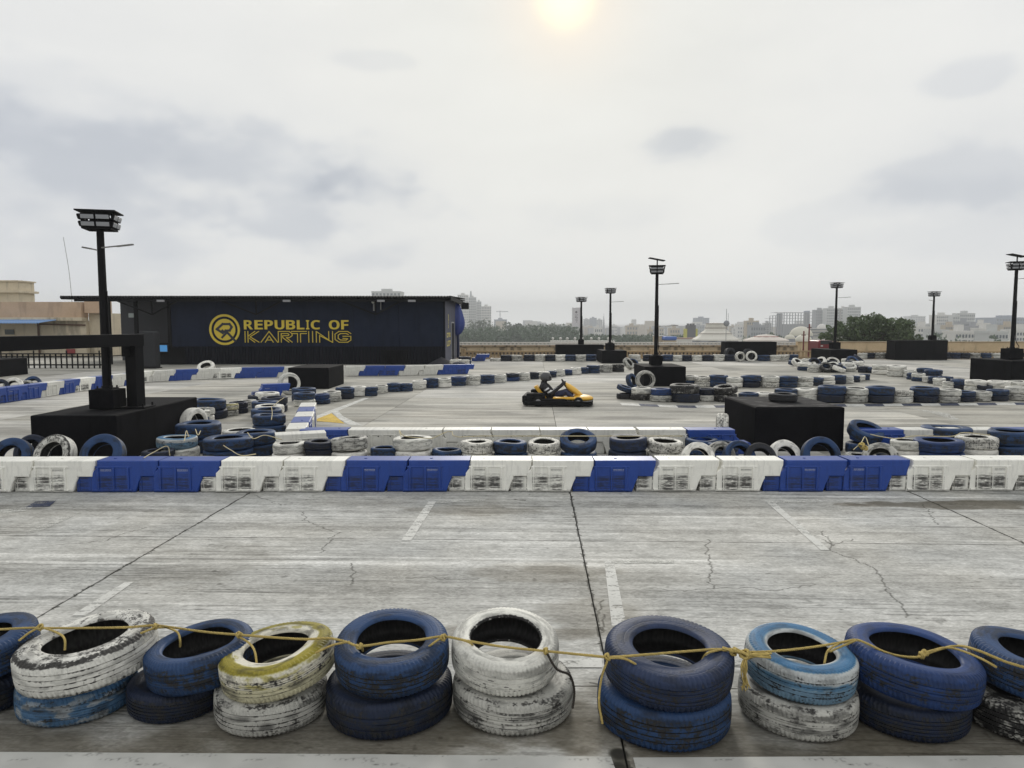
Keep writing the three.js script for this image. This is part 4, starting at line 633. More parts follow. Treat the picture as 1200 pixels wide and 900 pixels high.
  g.setAttribute('position', new THREE.BufferAttribute(P, 3)); g.setAttribute('color', new THREE.BufferAttribute(C, 3)); g.computeVertexNormals();
  const dv = thing('person', 'seated kart driver in dark clothes and grey helmet gripping the wheel', 'person', [kt.position.x, .0, kt.position.z], -.12); dv.scale.set(KS, KS, KS);
  part('body', g, new THREE.MeshStandardMaterial({ vertexColors: true, roughness: .85 }), dv);
  const he = new THREE.SphereGeometry(.145, 26, 20); { const q = he.attributes.position; for (let i = 0; i < q.count; i++) { const x = q.getX(i), y = q.getY(i), z = q.getZ(i); q.setXYZ(i, x * 1.08 + (y < -.03 && x > 0 ? .022 : 0), y < -.08 ? -.08 - (y + .08) * -.5 : y, z * .93); } he.computeVertexNormals(); } he.translate(-.36, .76, 0);
  const hm = part('helmet', he, mat([.06, .06, .066], .5), dv);
  const vs = new THREE.SphereGeometry(.148, 20, 10, -.85 + Math.PI, 1.7, 1.25, .62); vs.scale(1.09, 1, .94); vs.rotateY(0); vs.translate(-.36, .76, 0); part('visor', vs, mat([.01, .01, .012], .1), hm);
}

// ---------------------------------------------------------------- dark navy building with the sign
{
  const d = 34, x0 = xAt(200, d), x1 = xAt(521, d), H = yAt(349, d), eave = yAt(346.5, 33.2), t = thing('navy_building', 'long navy shed with corrugated black roof and yellow lettering on its wall', 'building', [0, 0, -d]);
  const navy = new THREE.MeshPhysicalMaterial({ specularIntensity: .2,  map: grainTex([29, 36, 53], 41, 5, .1), roughness: .85 }), navyDark = mat([.005, .006, .011], .85), sideM = new THREE.MeshStandardMaterial({ map: grainTex([78, 80, 96], 44, 8, .15), roughness: .8 }), roofM = mat([.006, .006, .007], .8), inner = mat([.005, .005, .006], .9);
  const pan = 6, pw = (x1 - x0) / pan; for (let i = 0; i < pan; i++) part('wall_panel', uvBox(bx(x0 + pw * i + .006, x0 + pw * (i + 1) - .006, .85, H - .02, -.12, 0), .3), navy, t);
  const nb = 96; part('lower_cladding', Array.from({ length: nb }, (_, i) => bx(x0 + (x1 - x0) * (i + .12) / nb, x0 + (x1 - x0) * (i + .88) / nb, .02, .845, -.11, .02)), navyDark, t);
  part('lower_backing', bx(x0, x1, .01, .85, -.12, -.08), inner, t);
  part('side_wall', uvBox(bx(x1 - .12, x1 + .015, .01, H - .02, -9.5, -.13), .3), sideM, t); part('corner_post', bx(x1 - .05, x1 + .025, .01, H, -.08, .03), navyDark, t);
  part('door', bx(x1 + .016, x1 + .03, .05, 1.95, -5.2, -3.6), navyDark, t);
  part('door_frame', [bx(x1 + .016, x1 + .04, .05, 2.0, -3.58, -3.5), bx(x1 + .016, x1 + .04, .05, 2.0, -5.3, -5.22), bx(x1 + .016, x1 + .04, 1.96, 2.02, -5.2, -3.6)], mat([.35, .35, .36], .6), t);
  part('back_wall', bx(x0 - 4.0, x1, .01, H, -9.7, -9.55), navyDark, t);
  // roof: corrugated sheet, eave towards the track
  const rx0 = xAt(72, 33.2), rx1 = x1 + .35, nC = 130, pos = [], idx = []; for (let i = 0; i <= nC * 4; i++) { const x = lerp(rx0, rx1, i / (nC * 4)), w = .03 * Math.cos(i / 4 * 6.283); for (const [z, y] of [[.8, eave - .03], [.8, eave - .14], [-9.9, eave + .12], [-9.9, eave + .23]]) pos.push(x, y + w, z); }
  const qd = (a, b, c, e) => idx.push(a, b, c, a, c, e); for (let i = 0; i < nC * 4; i++) { const a = i * 4, b = a + 4; qd(a, b, b + 3, a + 3); qd(a + 1, a + 2, b + 2, b + 1); qd(a, a + 1, b + 1, b); }
  const rg = new THREE.BufferGeometry(); rg.setAttribute('position', new THREE.Float32BufferAttribute(pos, 3)); rg.setIndex(idx); rg.computeVertexNormals(); rg.setAttribute('uv', new THREE.Float32BufferAttribute(new Float32Array(pos.length / 3 * 2), 2)); part('roof_sheet', rg, roofM, t);
  part('fascia', [bx(rx0 + .6, rx1, eave - .26, eave - .14, .66, .74)], roofM, t);
  part('gable_trim', bx(rx1 - .08, rx1 + .02, eave - .2, eave + .0, -9.4, .7), roofM, t);
  for (const u of [190, 337, 447, 483]) part('eave_lamp', rbx(.34, .1, .12, .02, xAt(u, 33.2), eave - .24, .83), mat([.25, .25, .26], .5), t);
  // trusses under the eave
  for (const u of [178, 300, 440]) { const x = xAt(u, 33.6); part('truss', [bar(V(x - 1.6, eave - .22, .35), V(x, eave - .85, .3), .06), bar(V(x + 1.2, eave - .22, .35), V(x, eave - .85, .3), .06), bar(V(x, eave - .22, .35), V(x, eave - .86, .3), .05)], roofM, t); }
  // open shelter next to the closed part
  for (const u of [128, 160, 199]) part('post', bx(xAt(u, d) - .07, xAt(u, d) + .07, .01, eave - .15, -.07, .07), roofM, t);
  part('shelter_back', bx(xAt(118, d) - 1.2, x0, .01, eave - .1, -4.1, -4), mat([.07, .072, .08], .85), t); part('counter', rbx(1.0, 1.0, .6, .02, x0 - .6, .5, -.5), inner, t);
  part('low_panel', bx(xAt(180, d), xAt(216, d), .02, .78, .06, .1), inner, t);
  const sc = part('screen', bx(xAt(181.5, d - .5), xAt(195.5, d - .5), yAt(412.5, d - .5), yAt(404, d - .5), .42, .5), mat([.02, .02, .03], .4), t); part('display', bx(xAt(182, d - .5), xAt(195, d - .5), yAt(412, d - .5), yAt(404.5, d - .5), .501, .504), new THREE.MeshStandardMaterial({ color: 0x335a78, emissive: 0x3f86c0, emissiveIntensity: .55, roughness: .4 }), sc);
  part('notice', bx(xAt(147.5, d), xAt(155.5, d), yAt(372, d), yAt(367, d), -.3, -.28), mat([.4, .45, .44], .7), t);
  // sign: ring, disc and letter strokes
  const yel = mat([.62, .47, .04], .5), navyInk = mat([.014, .016, .028], .6), sz = .012, px = (u) => xAt(u, d - .02), py = (v) => yAt(v, d - .02), k = (px(101) - px(100));
  const ex = (shape, th = .03, z = sz) => { const g = new THREE.ExtrudeGeometry(shape, { depth: th, bevelEnabled: false, curveSegments: 24 }); g.translate(0, 0, z); return g; };
  const ringShape = (r1, r0) => { const s = new THREE.Shape(); s.absarc(0, 0, r1, 0, Math.PI * 2); const h = new THREE.Path(); h.absarc(0, 0, r0, 0, Math.PI * 2, true); s.holes.push(h); return s; };
  const emblem = new THREE.Group(); emblem.name = 'emblem'; emblem.position.set(px(263.2), py(386.3), 0); t.add(emblem);
  part('ring', ex(ringShape(18 * k, 15.4 * k)), yel, emblem);
  { const s = new THREE.Shape(); s.absarc(0, 0, 12.6 * k, 0, Math.PI * 2); part('disc', ex(s, .02), yel, emblem); }
  const strokeG = (pts, w, z = sz, th = .03) => { const out = []; for (let i = 0; i + 1 < pts.length; i++) { const [ax, ay] = pts[i], [bx_, by] = pts[i + 1], L = Math.hypot(bx_ - ax, by - ay), e = w * .5; const s = new THREE.Shape(); const tx = (bx_ - ax) / L, ty = (by - ay) / L, nx = -ty, ny = tx, f = .0; s.moveTo(ax - tx * f + nx * e, ay - ty * f + ny * e); s.lineTo(bx_ + tx * e * .9 + nx * e, by + ty * e * .9 + ny * e); s.lineTo(bx_ + tx * e * .9 - nx * e, by + ty * e * .9 - ny * e); s.lineTo(ax - tx * e * .9 - nx * e, ay - ty * e * .9 - ny * e); s.lineTo(ax - tx * e * .9 + nx * e, ay - ty * e * .9 + ny * e); s.closePath(); out.push(ex(s, th + i * .0006, z)); } return out; };
  const kk = (l) => l.map(([a, b]) => [a * k, b * k]);
  part('letter', strokeG(kk([[-2, -4], [-9, .5], [-2, 6.5], [6, 6.5], [8.5, 3], [6, -1], [1.2, -1.2], [12, -13]]), 2.7 * k, .018, .022), navyInk, emblem);
  part('letter', strokeG(kk([[-3, -9], [1.5, -4.5], [-2.6, -1]]), 2.4 * k, .0185, .0235), navyInk, emblem);
  // «REPUBLIC OF» in broad capitals
  const font = await new FontLoader().loadAsync('fonts/droid/droid_sans_bold.typeface.json');
  const words = new THREE.Group(); words.name = 'lettering'; t.add(words);
  { const txt = 'REPUBLIC OF', u0 = 286, u1 = 410.5, vT = 375.2, vB = 386; const adv = [11.8, 11, 11.4, 12.6, 12, 10.2, 5.4, 12, 8, 13.6, 10]; const sum = adv.reduce((a, b) => a + b); let u = u0;
    [...txt].forEach((ch, i) => { const w = adv[i] * (u1 - u0) / sum; if (ch !== ' ') { const g = new TextGeometry(ch, { font, size: 1, depth: .03, curveSegments: 5 }); g.computeBoundingBox(); const b = g.boundingBox; const ww = (w - 2.0) * k, hh = (vB - vT) * k; g.translate(-b.min.x, -b.min.y, 0); g.scale(ww / (b.max.x - b.min.x), hh / (b.max.y - b.min.y), 1); g.translate(px(u), py(vB), sz); part('letter', g, yel, words); } u += w; }); }
  { // «KARTING» drawn as double outlines
    const L = { K: [[[0, 0], [0, 1]], [[.2, 0], [.2, 1]], [[.95, 1], [.34, .5], [.95, 0]], [[.68, 1], [.2, .56]], [[.66, .0], [.3, .36]]], A: [[[0, 0], [.5, 1], [1, 0]], [[.26, 0], [.5, .58], [.74, 0]], [[.36, .2], [.64, .2]]], R: [[[0, 0], [0, 1], [.75, 1], [.95, .8], [.95, .6], [.75, .42], [.55, .42], [.95, 0]], [[.2, 0], [.2, .8], [.66, .8], [.74, .7], [.66, .6], [.3, .6], [.3, .42], [.72, 0]]], T: [[[0, 1], [1, 1]], [[0, .8], [.4, .8], [.4, 0]], [[1, .8], [.6, .8], [.6, 0]]], I: [[[.1, 0], [.1, 1]], [[.8, 0], [.8, 1]]], N: [[[0, 0], [0, 1], [.75, .2], [.75, 1]], [[.2, 0], [.2, .62], [.98, -.02], [.98, 1]]], G: [[[1, .8], [.8, 1], [.25, 1], [0, .75], [0, .25], [.25, 0], [.8, 0], [1, .2], [1, .55], [.5, .55]], [[.84, .72], [.7, .8], [.35, .8], [.2, .65], [.2, .35], [.35, .2], [.7, .2], [.8, .32], [.5, .36]]] };
    const lay = [['K', 287, 304], ['A', 305.5, 325], ['R', 326, 343], ['T', 341.5, 359], ['I', 361, 367.5], ['N', 370.5, 390], ['G', 392.5, 411]]; const vT = 388.4, vB = 401;
    for (const [ch, a, b] of lay) { const w = px(b) - px(a), h = (vB - vT) * k, out = []; L[ch].forEach((l, i) => out.push(...strokeG(l.map(([x, y]) => [px(a) + x * w, py(vB) + y * h]), 0.85 * k, sz + i * .0012))); part('letter', out, yel, words); } }
  { // small yellow lettering down the side wall
    const glyph = (z0, z1, y0, y1, cols, rows, seed) => { const r = rng(seed), out = []; for (let j = 0; j < rows; j++) for (let i = 0; i < cols; i++) { const a = lerp(z0, z1, (i + .1) / cols), b = lerp(z0, z1, (i + .9) / cols), c = lerp(y0, y1, (j + .12) / rows), e = lerp(y0, y1, (j + .88) / rows), s = (e - c) * .24, q = Math.abs(b - a) * .26; out.push(bx(x1 + .016, x1 + .024, c, e, a, a - q)); if (r() > .3) out.push(bx(x1 + .016, x1 + .0236, e - s, e, a - q, b)); if (r() > .4) out.push(bx(x1 + .016, x1 + .0232, c, c + s, a - q, b)); if (r() > .5) out.push(bx(x1 + .016, x1 + .0228, c + s, e - s, b + q, b)); } return out; };
    part('side_lettering', [...glyph(-1.7, -2.1, yAt(385, 36), yAt(368, 36), 1, 7, 3), ...glyph(-.9, -3.0, yAt(396, 36), yAt(389, 36), 3, 1, 5), ...glyph(-.9, -3.0, yAt(406.5, 36), yAt(398, 36), 3, 1, 8)], mat([.58, .48, .08], .5), t); }
  // gathered blue tarpaulin at the far corner
  { const pts = []; for (let i = 0; i <= 16; i++) { const a = i / 16; pts.push(new THREE.Vector2(.06 + .42 * Math.sin(Math.pow(a, .62) * Math.PI * .93) * (.9 + .2 * a), lerp(1.25, eave - .12, a))); } const g = new THREE.LatheGeometry(pts, 28); const p = g.attributes.position; for (let i = 0; i < p.count; i++) { const th = Math.atan2(p.getZ(i), p.getX(i)), f = 1 + .07 * Math.sin(th * 9 + p.getY(i) * 2); p.setX(i, p.getX(i) * f); p.setZ(i, p.getZ(i) * f); } g.computeVertexNormals(); g.translate(x1 + .03, 0, -6.6); solo('blue_tarpaulin', g, mat([.03, .055, .24], .6), 'bulging blue tarpaulin tied at the navy building corner', 'tarpaulin').position.set(0, 0, -d);
    const tail = solo('hanging_strap', tube([V(x1 + .12, 1.3, -d - 6.55), V(x1 + .14, .8, -d - 6.5), V(x1 + .13, .02, -d - 6.45)], .07, 20, 8), mat([.02, .028, .07], .8), 'dark strap hanging below the blue tarpaulin', 'strap'); }
  { const q = at(545, 358.5, 41); const c = thing('speaker_box', 'small black box bracketed out beside the blue tarpaulin', 'box', [q.x, q.y, q.z]); part('case', rbx(.42, .36, .3, .02), steel, c); part('bracket', bar(V(-.2, 0, 0), V(-.75, .1, 0), .05), steel, c); }
  { const q = at(438, 358, 33.9); const c = part('wall_bracket', [bx(q.x - .03, q.x + .03, q.y - .25, q.y + .25, .03, .12), bx(q.x + .3, q.x + .34, q.y - .2, q.y + .2, .03, .1)], mat([.3, .3, .3], .5), t); part('bulb', new THREE.SphereGeometry(.07, 12, 8).translate(q.x - .02, q.y + .16, .18), mat([.7, .7, .66], .3), c); }
  { const q = xAt(472, d), g = []; for (let i = 0; i < 14; i++) g.push(bx(xAt(447, d) + i * .09, xAt(447, d) + i * .09 + .05, .03, .62, .16, .2)); g.push(bx(xAt(446, d), xAt(446, d) + 1.35, .62, .68, .15, .21)); solo('slatted_bench', g, inner, 'dark slatted panel leaning on the navy wall', 'panel').position.z = -d; }
  { const s = thing('black_cone', 'low dark heap at the foot of the navy corner', 'base', [xAt(517, 33), 0, -33]); part('mound', new THREE.ConeGeometry(.8, .4, 18).translate(0, .2, 0), mat([.03, .03, .035], .9), s); }
  { const k2 = thing('grey_kiosk', 'dark grey rounded kiosk in front of the open shelter', 'kiosk', [xAt(174.5, 31), 0, -31]); part('cabinet', rbx(.70, 1.58, .5, .1, 0, .8, 0), mat([.03, .031, .034], .8), k2); part('plinth', bx(-.36, .36, 0, .04, -.3, .3), steel, k2); }
}

// ---------------------------------------------------------------- railings and terrace beyond
{
  const d = 39.9, x0 = xAt(543, d), x1 = 33, t = thing('tan_railing', 'tan railing with upright balusters along the deck edge', 'railing', [0, 0, -d]), tan = new THREE.MeshStandardMaterial({ map: grainTex([176, 152, 118], 51, 14, .2), roughness: .85 });
  part('plinth', bx(x0, x1, .003, .10, -.12, .12), tan, t); const tp = yAt(411.2, d); part('top_rail', bx(x0, x1, tp - .06, tp + .02, -.07, .07), tan, t);
  const n = 176, bl = []; for (let i = 0; i < n; i++) { const x = lerp(x0, x1, (i + .5) / n); bl.push(bx(x - .045, x + .045, .10, tp - .06, -.035, .035)); } const b = part('balusters', bl, tan, t); b.userData.kind = 'stuff';
  for (let x = x0; x < x1; x += 5.2) part('post', bx(x - .12, x + .12, .003, tp + .12, -.13, .13), tan, t);
  // lower terrace, wall and balustrade
  const beige = new THREE.MeshStandardMaterial({ map: grainTex([190, 172, 142], 53, 16, .35), roughness: .9 }), brown = new THREE.MeshStandardMaterial({ map: grainTex([78, 66, 52], 55, 18, .4), roughness: .95 });
  struct('lower_terrace', uvBox(bx(-40, 70, -1.1, -.45, -40.1, -52.9), .2), brown);
  const wd = 53, wx0 = xAt(541, wd), wx1 = xAt(935, wd), wt = yAt(404.6, wd);
  const w1 = thing('beige_wall', 'long beige parapet wall under the white balustrade', 'wall', [0, 0, -wd]); part('wall', uvBox(bx(-9, wx1, -1, wt - .12, -.3, 0), .25), beige, w1); part('coping', uvBox(bx(-9, wx1, wt - .12, wt, -.34, .06), .25), new THREE.MeshStandardMaterial({ map: grainTex([146, 128, 102], 57, 20, .5), roughness: .9 }), w1); part('ledge', uvBox(bx(-9, wx1, -.25, -.14, .001, .12), .25), brown, w1);
  const w2 = thing('sandy_wall', 'higher sandy parapet wall in front of the tree', 'wall', [0, 0, -wd]); part('wall', uvBox(bx(wx1 + .01, 62, -1, yAt(400.8, wd), -.32, .02), .25), new THREE.MeshStandardMaterial({ map: grainTex([204, 182, 146], 59, 12, .25), roughness: .9 }), w2); part('coping', bx(wx1 + .01, 62, yAt(400.8, wd), yAt(400.2, wd), -.38, .08), beige, w2);
  const bd = 54.6, bt = yAt(401.3, bd), wh = mat([.62, .61, .58], .7), bal = thing('white_balustrade', 'low white balustrade with small stubby pillars beyond the beige wall', 'balustrade', [0, 0, -bd]);
  part('kerb', bx(-9, 24, wt - .6, wt + .02, -.15, .15), wh, bal); part('rail', bx(-9, 24, bt - .07, bt + .02, -.14, .14), wh, bal); const pil = []; for (let x = -8.8; x < 24; x += .3) pil.push(bx(x - .075, x + .075, wt + .02, bt - .07, -.1, .1)); const pp = part('pillars', pil, wh, bal); pp.userData.kind = 'stuff';
  for (const u of [648, 657, 665, 674, 683, 693, 702, 713]) { const q = xAt(u, 57); const c = thing('white_bollard', 'small white post standing behind the white balustrade', 'post', [q, 0, -57], 0, 'white posts behind the balustrade'); part('shaft', cyl(.07, .07, .75, 0, 0, 0, 10), wh, c); part('cap', new THREE.SphereGeometry(.11, 10, 8).translate(0, .8, 0), wh, c); }
  struct('white_terrace', bx(xAt(645, 58), xAt(720, 58), -.6, yAt(399.2, 58), -57.6, -58.4), wh);
  // black fence by the barriers
  const fd = 31, fx0 = -29, fx1 = xAt(121, fd), ft = yAt(414.5, fd), f = thing('black_fence', 'black metal fence of upright bars beside the open shelter', 'fence', [0, 0, -fd]); for (const y of [.12, ft - .5, ft - .03]) part('rail', bx(fx0, fx1, y, y + .05, -.02, .02), steel, f); let c = 0; for (let x = fx0; x < fx1; x += .235) part('bar', bx(x - .022, x + .022, .003, ft + (c++ % 6 === 0 ? .14 : .0), -.022, .0219), steel, f);
}
// beige building behind the fence
{
  const d = 46, t = thing('beige_building', 'beige plastered low building with blue awning behind the black fence', 'building', [0, 0, -d]); const pl = new THREE.MeshStandardMaterial({ map: grainTex([190, 164, 138], 61, 9, .08), roughness: .92 }), cream = new THREE.MeshStandardMaterial({ map: grainTex([202, 190, 166], 63, 10, .2), roughness: .92 });
  const X = (u) => xAt(u, d), Y = (v) => yAt(v, d);
  part('parapet', uvBox(bx(-42, X(100), Y(372), Y(354), -.4, .35), .2), pl, t); part('parapet_trim', uvBox(bx(-42, X(100) + .05, Y(376), Y(372), -.3, .45), .2), cream, t);
  part('wall', uvBox(bx(-42, X(101), -.1, Y(376), -6, 0), .2), cream, t); part('corner_block', uvBox(bx(X(102), X(126), Y(367), Y(353), -.6, .2), .2), pl, t); part('return_wall', uvBox(bx(X(101) + .02, X(124), -.1, Y(367), -6, -.3), .2), cream, t);
  const aw = [], n = 60; const ps = [], ix = []; for (let i = 0; i <= n; i++) { const x = lerp(-34, X(72), i / n), w = .05 * (i % 2); for (const [y, z] of [[Y(374.5), .05], [Y(378.5), 2.2], [Y(379.5), 2.2]]) ps.push(x, y + w, z); } for (let i = 0; i < n; i++) { const a = i * 3, b = a + 3; ix.push(a, a + 1, b, b, a + 1, b + 1, a + 1, a + 2, b + 1, b + 1, a + 2, b + 2); } const ag = new THREE.BufferGeometry(); ag.setAttribute('position', new THREE.Float32BufferAttribute(ps, 3)); ag.setIndex(ix); ag.computeVertexNormals(); part('awning', ag, mat([.16, .3, .55], .5), t);
  const win = part('window', bx(X(6), X(16.5), Y(392), Y(386), .001, .05), mat([.02, .03, .025], .3), t); part('frame', [bx(X(5.4), X(17), Y(386), Y(385.4), .002, .08), bx(X(5.4), X(17), Y(392.6), Y(392), .002, .08)], cream, win);
  part('drain_pipe', [cyl(.06, .06, Y(377), X(46), 0, .1, 8), bar(V(X(46), Y(380), .1), V(X(101), Y(381), .1), .08)], mat([.12, .07, .05], .7), t);
  part('red_door', bx(X(77), X(87), 0, Y(409), .02, .07), mat([.28, .04, .04], .6), t);
  const u = thing('cream_tower', 'cream rendered block with cornice rising behind the beige building', 'building', [0, 0, -60]); part('wall', uvBox(bx(-60, xAt(24, 60), -.1, yAt(330, 60), -2, 0), .15), cream, u); part('cornice', [bx(-60.1, xAt(24, 60) + .25, yAt(343, 60), yAt(340.5, 60), -2.2, .3), bx(-60.1, xAt(24, 60) + .12, yAt(330, 60), yAt(328.5, 60), -2.1, .15)], cream, u);
  struct('service_yard', bx(-60, -9, -.6, -.16, -40.1, -70), mat([.2, .19, .17], .95));
  // faint mast
  const m = thing('thin_mast', 'very thin wire mast above the beige building', 'mast', [xAt(86, 50), Y(356), -50]); part('rod', tube([V(0, 0, 0), V(-.1, 2.2, 0), V(-.38, yAt(278, 50) - Y(356), 0)], .018, 12, 5), mat([.3, .3, .3], .7), m);
}

// ---------------------------------------------------------------- city in the haze
const GY = -14;
const citySoil = new THREE.MeshStandardMaterial({ map: grainTex([150, 148, 136], 71, 26, .3), roughness: 1 }); citySoil.map.repeat.set(1, 1);
struct('ground', uvBox(new THREE.PlaneGeometry(3400, 1700, 1, 1).rotateX(-Math.PI / 2).translate(0, GY, -750), .004), citySoil);
{
  const cols = { pale: [.50, .51, .50], white: [.62, .61, .58], grey: [.30, .31, .33], blue: [.22, .26, .33], tan: [.45, .38, .28], dark: [.14, .14, .15] }; const cm = {}; for (const k in cols) cm[k] = mat(cols[k], .9); const glass = mat([.06, .08, .10], .3);
  function tower(u0, u1, vTop, dist, col, label, group, floors = 10, bays = 5) {
    dist = Math.min(1450, dist > 300 ? dist * 1.45 : dist * 1.9); if (u0 > 1075 && vTop > 375) vTop += 2.5;
    const x0 = xAt(u0, dist), x1 = xAt(u1, dist), w = x1 - x0, top = yAt(vTop, dist) - GY, dep = Math.max(8, w * .8), t = thing('city_building', label, 'building', [(x0 + x1) / 2, GY, -dist], 0, group);
    part('walls', bx(-w / 2, w / 2, 0, top, -dep, 0), cm[col], t);
    const fh = (top) / floors, wins = []; for (let f = 0; f < floors; f++) for (let b = 0; b < bays; b++) { const cx = lerp(-w / 2, w / 2, (b + .5) / bays), bw = w / bays * .56; wins.push(bx(cx - bw / 2, cx + bw / 2, fh * (f + .25), fh * (f + .78), .02, .12)); }
    const wp = part('windows', wins, glass, t); wp.userData.kind = 'stuff';
    part('roof_edge', [bx(-w / 2 - .15, w / 2 + .15, top, top + .9, -dep - .1, .15), bx(-w * .2, w * .15, top + .9, top + 3.2, -dep * .6, -dep * .3)], cm[col], t);
    return t;
  }
  const D1 = 690;
  tower(536.5, 548.7, 346, D1, 'white', 'tallest pale tower beside the blue tarpaulin', null, 16, 5); tower(548.9, 558, 349, D1 + 20, 'pale', 'pale tower carrying the mast, beside the tallest tower', null, 15, 4); tower(558.2, 564, 354, D1 + 10, 'pale', 'narrow pale tower in the middle of the cluster', null, 14, 3); tower(564.2, 575.5, 359.5, D1, 'white', 'broad lower pale tower at the end of the cluster', null, 12, 6);
  { const x = xAt(552, D1 * 1.45 + 40), m = thing('roof_mast', 'mast on top of the pale tower cluster', 'mast', [x, yAt(349, D1 * 1.45 + 40), -D1 * 1.45 - 40]); part('mast', cyl(1.6, .9, 9.2, 0, .5, 0, 8), cm.grey, m); }
  tower(579, 594, 375, 800, 'blue', 'small bluish block with a crane beside the towers', null, 8, 5); { const m = thing('tower_crane', 'thin crane mast above the small bluish block', 'crane', [xAt(586, 1165), yAt(375, 1165), -1165]); part('mast', bx(-.6, .6, 0, 15, -.6, .6), cm.grey, m); part('jib', bx(-6, 13, 13, 14, -.5, .5), cm.grey, m); }
  tower(624, 640, 378.5, 1100, 'pale', 'faint pale block above the treetops', null, 8, 6); tower(684, 691, 374.5, 1150, 'pale', 'faint block behind the banner lamp', null, 12, 4); tower(691.5, 699, 373, 1000, 'blue', 'hazy blue block behind the slim lamp', null, 12, 4); tower(699.5, 706, 375, 1100, 'pale', 'hazy pale block beside the spire', null, 10, 3);
  { const m = thing('spire', 'thin hazy spire on the skyline', 'tower', [xAt(707.5, 1000), GY, -1000]); part('shaft', new THREE.ConeGeometry(2.4, yAt(366, 1000) - GY, 8).translate(0, (yAt(366, 1000) - GY) / 2, 0), cm.grey, m); }
  tower(815, 831, 373, 900, 'blue', 'pale blue slab block behind the tent roof', null, 10, 6); tower(875, 889, 377, 420, 'tan', 'tan block with roof boxes beyond the tent', null, 6, 5); tower(880, 897, 382.5, 360, 'grey', 'grey low block beyond the tent', null, 4, 6); tower(896, 904, 379, 600, 'pale', 'small pale block before the unfinished building', null, 6, 3);
  { // unfinished frame building
    const ds = 850, x0 = xAt(902, ds), x1 = xAt(955, ds), tp = yAt(366, ds) - GY, t = thing('unfinished_building', 'wide unfinished concrete frame building on the skyline', 'building', [0, GY, -ds]); const fl = 9; for (let f = 0; f <= fl; f++) part('floor_slab', bx(x0 + (f > 7 ? 7 : 0), x1, tp * f / fl - .4, tp * f / fl, -18, 0), cm.grey, t); const n = 16; for (let i = 0; i <= n; i++) part('column', bx(lerp(x0, x1, i / n) - .5, lerp(x0, x1, i / n) + .5, 0, tp * (i < 4 ? 8 / fl : 1) - .4, -.6, -.01), cm.grey, t); part('core', bx(x0 + 12, x0 + 17, 0, tp - 1, -12, -6), cm.blue, t); part('core', bx(x1 - 9, x1 - 4, 0, tp + 2, -12, -6), cm.blue, t); part('infill', bx(x0 + 18, x1 - 10, 0, tp * .55, -10, -3), cm.grey, t); }
  tower(955.3, 968, 364, 570, 'grey', 'stepped grey block beside the unfinished frame', null, 10, 6); tower(968.3, 983, 362, 560, 'pale', 'pale blue slab behind the tree side lamp', null, 11, 7); tower(985, 992, 362, 560, 'white', 'narrow white slab behind the tree side lamp', null, 11, 3); tower(992.3, 1008, 360.5, 550, 'pale', 'tallest slab of the skyline group above the tree', null, 11, 7);
  tower(1097, 1116, 370, 480, 'white', 'pale apartment slab beyond the thin lamp', null, 8, 8); tower(1116.3, 1124, 371, 470, 'pale', 'narrow pale slab in the apartment row', null, 8, 3); tower(1124.3, 1142, 368, 480, 'pale', 'bluish taller slab of the apartment row', null, 8, 8); tower(1167, 1215, 373, 520, 'blue', 'long grey blue block on the skyline behind the wide lamp', null, 6, 14); tower(1066, 1084, 371, 900, 'pale', 'faint block rising behind the tree', null, 8, 6);
  tower(436, 470, 342.5, 420, 'pale', 'pale block showing just above the corrugated roof', null, 12, 8);
  // low houses, each its own
  const r = rng(3), kinds = ['white', 'pale', 'tan', 'white', 'grey'];
  const low = [[1076, 1094, 382, 190], [1094, 1112, 386, 170], [1108, 1124, 380, 260], [1120, 1142, 388, 140], [1136, 1152, 381, 230], [1150, 1166, 384, 180], [1160, 1182, 388.5, 130], [1176, 1194, 380, 240], [1188, 1216, 386, 160], [1126, 1140, 376, 320], [1146, 1160, 377.5, 340], [1078, 1090, 378, 380]];
  low.forEach(([a, b, v, ds], i) => tower(a, b, v, ds, kinds[i % 5], `${['whitewashed', 'pale', 'tan', 'chalk white', 'grey'][i % 5]} flat roofed house among the houses beyond the sandy wall`, `${['whitewashed', 'pale', 'tan', 'chalk white', 'grey'][i % 5]} houses beyond the sandy wall`, 6, 6 + i % 3));
  for (let i = 0; i < 56; i++) { const ds = 380 + 900 * r() * r() + i * 6, u = 610 + r() * 330, w = 4 + r() * 9, v = 381 + 4.5 * r() + (ds < 500 ? 3 : 0); const c = kinds[Math.floor(r() * 5)]; tower(u, u + w, v, ds, c, `low ${c === 'pale' ? 'pale grey' : c} building in the hazy town behind the balustrade`, `${c} buildings in the hazy town`, 3, 4); }
  const r2 = rng(12), town = new THREE.Group(); town.name = 'distant_town'; scene.add(town); tag(town, 'far town fading into haze along the horizon', 'town', null, 'stuff');
  const masses = { tan: [], white: [], grey: [] }; for (let i = 0; i < 700; i++) { const ds = 1080 + r2() * 480, u = -100 + r2() * 1400, h = 9 + 11 * r2() * r2() + (r2() > .95 ? 12 : 0), w = 7 + r2() * 15, x = xAt(u, ds); masses[['tan', 'white', 'grey'][i % 3]].push(bx(x - w / 2, x + w / 2, GY, GY + h, -ds - 15, -ds)); }
  for (const k in masses) part(`${k}_houses`, masses[k], cm[k], town).userData.kind = 'stuff';
  // small sheds on the near terrace side
  { const ds = 130, s = thing('blue_shed', 'low shed with bright blue roof beyond the balustrade', 'shed', [xAt(786, ds), GY, -ds]); const h = yAt(399, ds) - GY; part('wall', bx(-1.1, 1.1, 0, h, -2, 0), cm.tan, s); part('roof', rbx(2.3, yAt(394.5, ds) - yAt(399, ds), 2.4, .25, 0, h + .36, -1), mat([.05, .12, .38], .6), s); }
